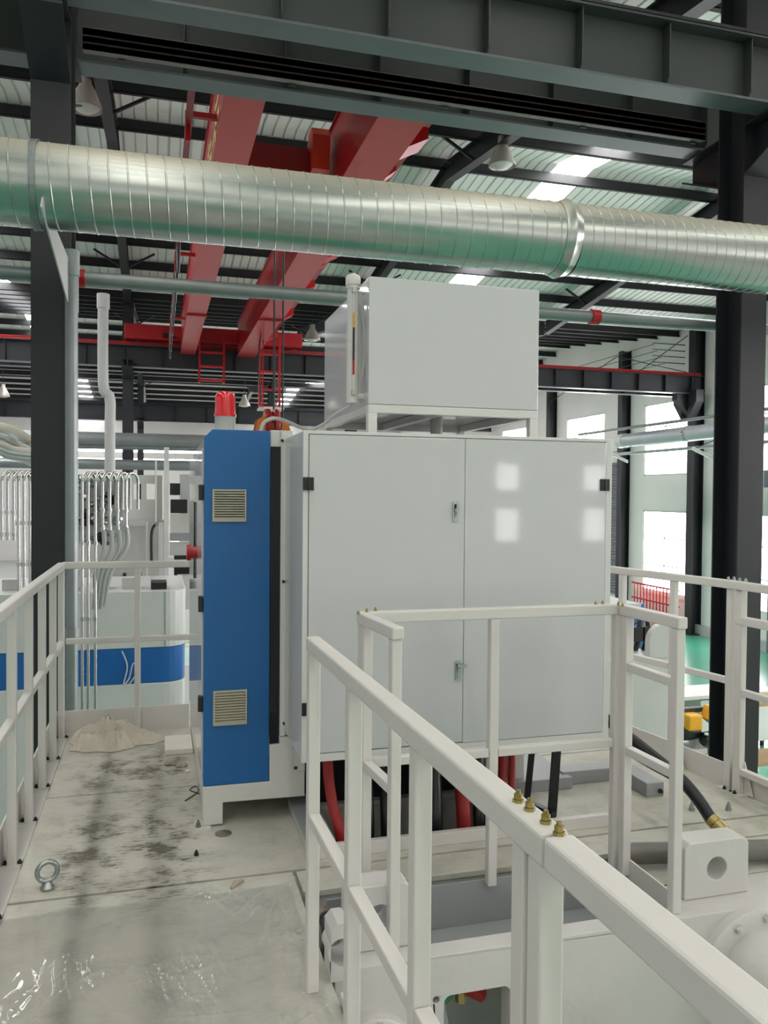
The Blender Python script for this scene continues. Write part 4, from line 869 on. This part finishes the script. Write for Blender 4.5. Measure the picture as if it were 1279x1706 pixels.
MB().box(-6.9, xr-.1, 9.9, 11.5, GZ, GZ+.15).build('feet', 'dark', m1)
for x in (P3(275, 1000, 9.8).x, P3(160, 1000, 9.8).x, -3.5, -5.2): MB().box(x-.006, x+.006, 9.794, 9.805, zb1+.01, zt-.01).build('door_seam', 'panel', m1)
for k in range(4): x = xr+.3-.55*k; MB().box(x-.4, x-.08, 9.785, 9.799, zb2-.62, zb2-.60).build('slot_trim', 'panel', m1)
for k in range(10):
    x = xr-.3-.33*k; MB().box(x-.1, x+.08, 9.95+.1*(k % 3), 10.3, zt, zt+.08+.05*(k % 4)).build('top_fitting', ['black', 'pvcl', 'steel', 'zinc'][k % 4], m1)
MB().path(smooth([(P3(203, 1100, 9.75).x, 9.76, P3(203, 1085, 9.75).z), P3(212, 1110, 9.75), P3(206, 1140, 9.75), P3(215, 1130, 9.75), P3(222, 1105, 9.75), P3(228, 1120, 9.75), P3(215, 1140, 9.75)]), .008, 6).build('white_cable', 'white', m1)
m2 = thing('robot_cell', 'white framed machine enclosure with small windows behind the stainless pipes', 'machine', (-1.9, 12.5, zt))
def cell(x0, y0, x1, y1, Y, nm, m, th=.08):
    a = P3(x0, y0, Y); b3 = P3(x1, y1, Y); MB().box(a.x, b3.x, Y, Y+th, b3.z, a.z).build(nm, m, m2, bv=.004)
def win_cell(x0, y0, x1, y1, Y, holes, nm='panel', m='offwhite'):
    a = P3(x0, y0, Y); b3 = P3(x1, y1, Y); hs = []
    for h in holes: c3 = P3(h[0], h[1], Y); d3 = P3(h[2], h[3], Y); hs.append([(c3.x, d3.z), (d3.x, d3.z), (d3.x, c3.z), (c3.x, c3.z)])
    MB().plate_hole([(a.x, b3.z), (b3.x, b3.z), (b3.x, a.z), (a.x, a.z)], hs, 'y', Y, Y+.05).build(nm, m, m2)
win_cell(125, 790, 270, 868, 12.5, [(222, 806, 235, 832), (244, 806, 258, 832), (136, 800, 160, 850)])
cell(125, 868, 276, 985, 12.7, 'lower_panel', 'offwhite')
cell(214, 866, 282, 876, 12.45, 'cross_beam', 'pvcl')
cell(273, 745, 281, 985, 12.4, 'post', 'white'); cell(258, 765, 261, 870, 12.4, 'post', 'white'); cell(264, 870, 272, 985, 12.4, 'post', 'offwhite')
cell(243, 870, 246, 985, 12.4, 'post', 'white')
cell(283, 805, 300, 825, 13.0, 'screen', 'glossblack'); cell(284, 832, 312, 855, 12.9, 'screen', 'black'); cell(284, 856, 316, 890, 13.1, 'box', 'offwhite')
cell(300, 790, 316, 900, 13.2, 'motor_tower', 'pvcl', .4); cell(283, 903, 320, 925, 12.6, 'junction_box', 'white', .3); cell(290, 926, 320, 932, 12.5, 'bracket', 'black'); cell(290, 935, 320, 965, 13.4, 'dark_frame', 'dark')
cell(296, 960, 322, 1015, 12.6, 'side_column', 'white', .3)
a = P3(262, 872, 12.4); MB().path(smooth([P3(258, 874, 12.38), P3(253, 885, 12.38), P3(252, 910, 12.38), P3(253, 945, 12.38)]), .02, 8).build('cable', 'black', m2)
cell(283, 888, 318, 901, 12.5, 'tray', 'panel')
for k in range(12):
    x = 132+k*9; cell(x, 955+(k*7) % 11, x+6, 985, 12.0, 'rack_item', ['black', 'steel', 'offwhite', 'panel'][k % 4], .2)
# stainless manifold
def manifold(label, xs, Y, ytop, ybots, group=None):
    t = thing('pipe_manifold', label, 'pipes', P3(xs[0], ybots[0], Y))
    for k, (x, yb) in enumerate(zip(xs, ybots)):
        p = P3(x, yb, Y); q = P3(x, ytop, Y); r = .045
        pts = [(q.x, Y, p.z), (q.x, Y, q.z-.1)]+[(q.x+r*1.2*(1-cos(s)), Y+.15*(1-cos(s)), q.z-.1+.1*sin(s)) for s in [pi*j/8 for j in range(1, 9)]]+[(q.x+r*2.4, Y+.3, q.z-.38)]
        MB().path(pts, .015, 10).build('pipe', 'chrome', t)
        for yy in (.18, .5):
            zz = q.z-(q.z-p.z)*yy-.3; MB().tube((q.x, Y, zz), (q.x, Y, zz+.04), .022, 10).build('union', 'chrome', t)
    return t
manifold('row of stainless pipes with curved tops right of the left column', [137, 147, 159, 171, 183, 196, 210], 8.6, 787, [1182, 1182, 1182, 880, 880, 880, 880])
manifold('row of stainless pipes with curved tops left of the left column', [3, 13, 23, 31, 40, 50], 8.6, 785, [900, 900, 900, 1000, 1000, 1000])
for i, (x, yb) in enumerate(((173, 890), (185, 890), (198, 890), (211, 885))):
    a = P3(x, yb-6, 8.6); tag(MB().path(smooth([a, a+V((.0, 0, -.2)), a+V((-.06-.03*i, 0, -.45)), a+V((-.1-.04*i, .1, -.8))]), .022, 10).build('clear_hose', 'pvcl'), '%s translucent hose hanging below the stainless pipes, counted from the left' % ORD[i], 'hose')
vm = thing('valve_block', 'cluster of chrome valves behind the stainless pipe row', 'valve', P3(150, 850, 8.9))
for k in range(30):
    x = 131+(k*37) % 66; y = 805+(k*23) % 100; p = P3(x, y, 8.95)
    MB().lathe(p, [(0, 0), (.02, 0), (.035, .01), (.035, .04), (.02, .05), (.02, .09), (0, .09)], 8, d=(sin(k), -.6, cos(k*2))).build('valve', ['chrome', 'zinc', 'black'][k % 3], vm)
MB().box(P3(130, 900, 8.95).x, P3(205, 900, 8.95).x, 9.0, 9.02, P3(150, 905, 9).z, P3(150, 800, 9).z).build('back_plate', 'pvcl', vm)

# ------------------------------------------------------------------ right background
cvm = thing('white_machine', 'white machine casing with a curved hood beyond the platform, seen between railings', 'machine', (5.2, 9, GZ))
X0 = at(1046, 1120, 'Y', 8.4).x; X1 = at(1114, 1120, 'Y', 8.4).x; Zt = at(1080, 1098, 'Y', 8.4).z
MB().box(X0-1.2, X1, 8.4, 10.6, GZ, Zt).build('body', 'white', cvm, bv=.015)
MB().box(X0-.02, X0, 8.39, 8.402, GZ, Zt-.03).build('seam', 'panel', cvm)
zz = at(1080, 1040, 'Y', 8.4).z; xm = at(1082, 1060, 'Y', 8.4).x
MB().prism([(xm, Zt), (X1, Zt), (X1, zz)]+[(xm+.22-.22*sin(t), zz-.22+.22*cos(t)) for t in [pi/2*k/6 for k in range(7)]], 'y', 8.4, 8.5).build('hood_cheek', 'white', cvm, bv=.006)
MB().box(X0-1.2, X1, 9.6, 9.7, Zt, zz+.16).box(X0-1.2, X1, 9.0, 9.6, zz+.12, zz+.16).build('hood', 'offwhite', cvm)
for k in range(2): x = at(1058+14*k, 1060, 'Y', 8.9).x; MB().path(smooth([(x, 8.9, Zt), (x+.06, 8.9, Zt+.2), (x+.12, 9.0, Zt+.42)]), .035, 8).box(x-.04, x+.1, 8.85, 8.95, Zt+.12, Zt+.3).build('linkage', 'black', cvm)
MB().path(smooth([at(1040, 1050, 'Y', 8.6), at(1052, 1042, 'Y', 8.6), at(1066, 1034, 'Y', 8.6), at(1075, 1033, 'Y', 8.6)]), .01, 6).build('cable', 'black', cvm)
bt = thing('white_bench', 'white bench cabinet on the green floor beside the black column', 'cabinet', (10, 13.5, GZ))
xa = at(1166, 1240, 'Y', 13.2).x
MB().box(xa, xa+1.6, 13.2, 14.2, GZ+.12, GZ+1.0).build('body', 'white', bt, bv=.01); MB().box(xa-.9, xa+1.7, 13.1, 13.9, GZ+1.05, GZ+1.12).build('worktop', 'offwhite', bt, bv=.005)
for x in (xa+.06, xa+1.5): MB().tube((x, 13.3, GZ), (x, 13.3, GZ+.12), .04, 12).build('foot', 'black', bt)
for x in (xa-.85, xa-.2): MB().box(x, x+.05, 13.8, 13.85, GZ, GZ+1.05).build('leg', 'black', bt)
mo = thing('drive_motor', 'black drive motor with two yellow guards on the green hall floor', 'motor', (9.4, 12.6, GZ))
mp_ = at(1163, 1215, 'Y', 12.4); mx_, mz_ = mp_.x, mp_.z
MB().lathe((mx_-.35, 12.5, mz_-.05), [(0, 0), (.14, 0), (.16, .04), (.16, .34), (.13, .4), (0, .4)], 18, 'x').build('motor_body', 'black', mo)
MB().lathe((mx_+.02, 12.3, mz_-.15), [(0, 0), (.12, 0), (.13, .1), (.13, .22), (.09, .26), (0, .26)], 18, 'x').build('gearbox', 'hoseblack', mo)
MB().box(mx_-.3, mx_-.02, 12.25, 12.5, mz_+.02, mz_+.3).build('guard', 'yellow', mo, bv=.03)
MB().prism([(mx_+.1, mz_+.2), (mx_+.18, mz_+.42), (mx_+.26, mz_+.42), (mx_+.34, mz_+.1), (mx_+.26, mz_+.08)], 'y', 12.25, 12.5).build('guard', 'yellow', mo, bv=.02)
MB().box(mx_-.35, mx_+.2, 12.5, 12.6, mz_+.28, mz_+.36).build('cross_bar', 'steel2', mo)
MB().path([(mx_-.02, 12.2, mz_-.02), (mx_+.12, 12.15, mz_-.05), (mx_+.28, 12.2, mz_+.06)], .025, 8).build('clamp_band', 'white', mo)
MB().box(mx_-.4, mx_+.12, 12.3, 12.7, mz_-.42, mz_-.32).box(mx_-.3, mx_+.0, 12.4, 12.6, GZ, mz_-.4).box(mx_-.05, mx_+.05, 12.4, 12.6, mz_-.4, mz_-.1).build('stand', 'pvcl', mo)
pb = at(1180, 1278, 'Z', GZ+.1)
for i, (dx, dy, r) in enumerate([(0, 0, .24), (.5, -.25, .26), (-.42, .2, .17)]):
    bm = bmesh.new(); bmesh.ops.create_icosphere(bm, subdivisions=3, radius=1)
    vs = [(pb.x+dx+q.co.x*r*(1+.3*noise.noise(q.co*2+V((i, 0, 0)))), pb.y+dy+q.co.y*r, GZ+max(0, .12+q.co.z*.16*(1+.6*noise.noise(q.co*3)))) for q in bm.verts]
    fs = [tuple(v.index for v in f.verts) for f in bm.faces]; bm.free(); mb = MB(); mb.add(vs, fs, True)
    tag(mb.build('plastic_bag', 'foam'), ['middle crumpled white plastic bag on the green floor', 'nearest crumpled white plastic bag on the green floor, by the column', 'farthest crumpled white plastic bag on the green floor'][i], 'bag')
rf = thing('red_barrier', 'red barrier rails in front of the lower bright window', 'barrier', (XR-.4, 27, GZ))
for k in range(14): y = 25.4+.21*k; MB().tube((XR-.4, y, GZ), (XR-.4, y, -1.9), .025, 6).build('upright', 'red', rf)
for z in (-1.92, -2.5): MB().box(XR-.43, XR-.37, 25.3, 28.3, z-.03, z+.03).build('rail', 'red', rf)
for i in range(5):
    y = 25.8+.55*i; bm = bmesh.new(); bmesh.ops.create_icosphere(bm, subdivisions=2, radius=1)
    vs = [(XR-1.2+q.co.x*.35, y+q.co.y*.3*(1+.3*noise.noise(q.co*2+V((i, 0, 0)))), GZ+.45+q.co.z*.18) for q in bm.verts]; fs = [tuple(v.index for v in f.verts) for f in bm.faces]; bm.free()
    mb = MB(); mb.add(vs, fs, True); tag(mb.build('maroon_sack', 'maroon'), '%s maroon sack on the pallet under the window, counted from the black column' % ORD[i], 'sack')
pt = thing('pallet', 'wooden pallet under the maroon sacks', 'pallet', (XR-1.2, 26.9, GZ))
for k in range(5): MB().box(XR-1.6+.18*k, XR-1.48+.18*k, 25.4, 28.4, GZ+.2, GZ+.3).build('plank', 'wood', pt)
for y in (25.5, 26.9, 28.2): MB().box(XR-1.6, XR-.76, y, y+.12, GZ, GZ+.2).build('bearer', 'wood', pt)
bb = at(1050, 1030, 'Y', 20); blb = thing('blue_bin', 'blue crate on the green floor left of the sacks', 'crate', (bb.x, 20, GZ))
MB().plate_hole([(bb.x-.5, 19.8), (bb.x+.3, 19.8), (bb.x+.3, 20.6), (bb.x-.5, 20.6)], [[(bb.x-.46, 19.84), (bb.x+.26, 19.84), (bb.x+.26, 20.56), (bb.x-.46, 20.56)]], 'z', GZ, GZ+1.9).build('crate_body', 'bluef', blb)
# items behind the right edge railing
wk = thing('wooden_shelf', 'plain wood shelf board beyond the right railing', 'shelf', (9.0, 10.2, GZ))
s1 = at(1262, 1172, 'Y', 9.5); MB().box(s1.x-.3, s1.x+.8, 9.5, 10.0, s1.z-.05, s1.z).build('board', 'wood', wk)
for x in (s1.x-.28, s1.x+.7): MB().box(x, x+.06, 9.6, 9.9, GZ, s1.z-.05).build('leg', 'steel', wk)
s2 = at(1262, 1272, 'Y', 9.5); MB().box(s2.x-.3, s2.x+.8, 9.5, 10.0, s2.z-.05, s2.z+.02).build('board', 'wood', wk)
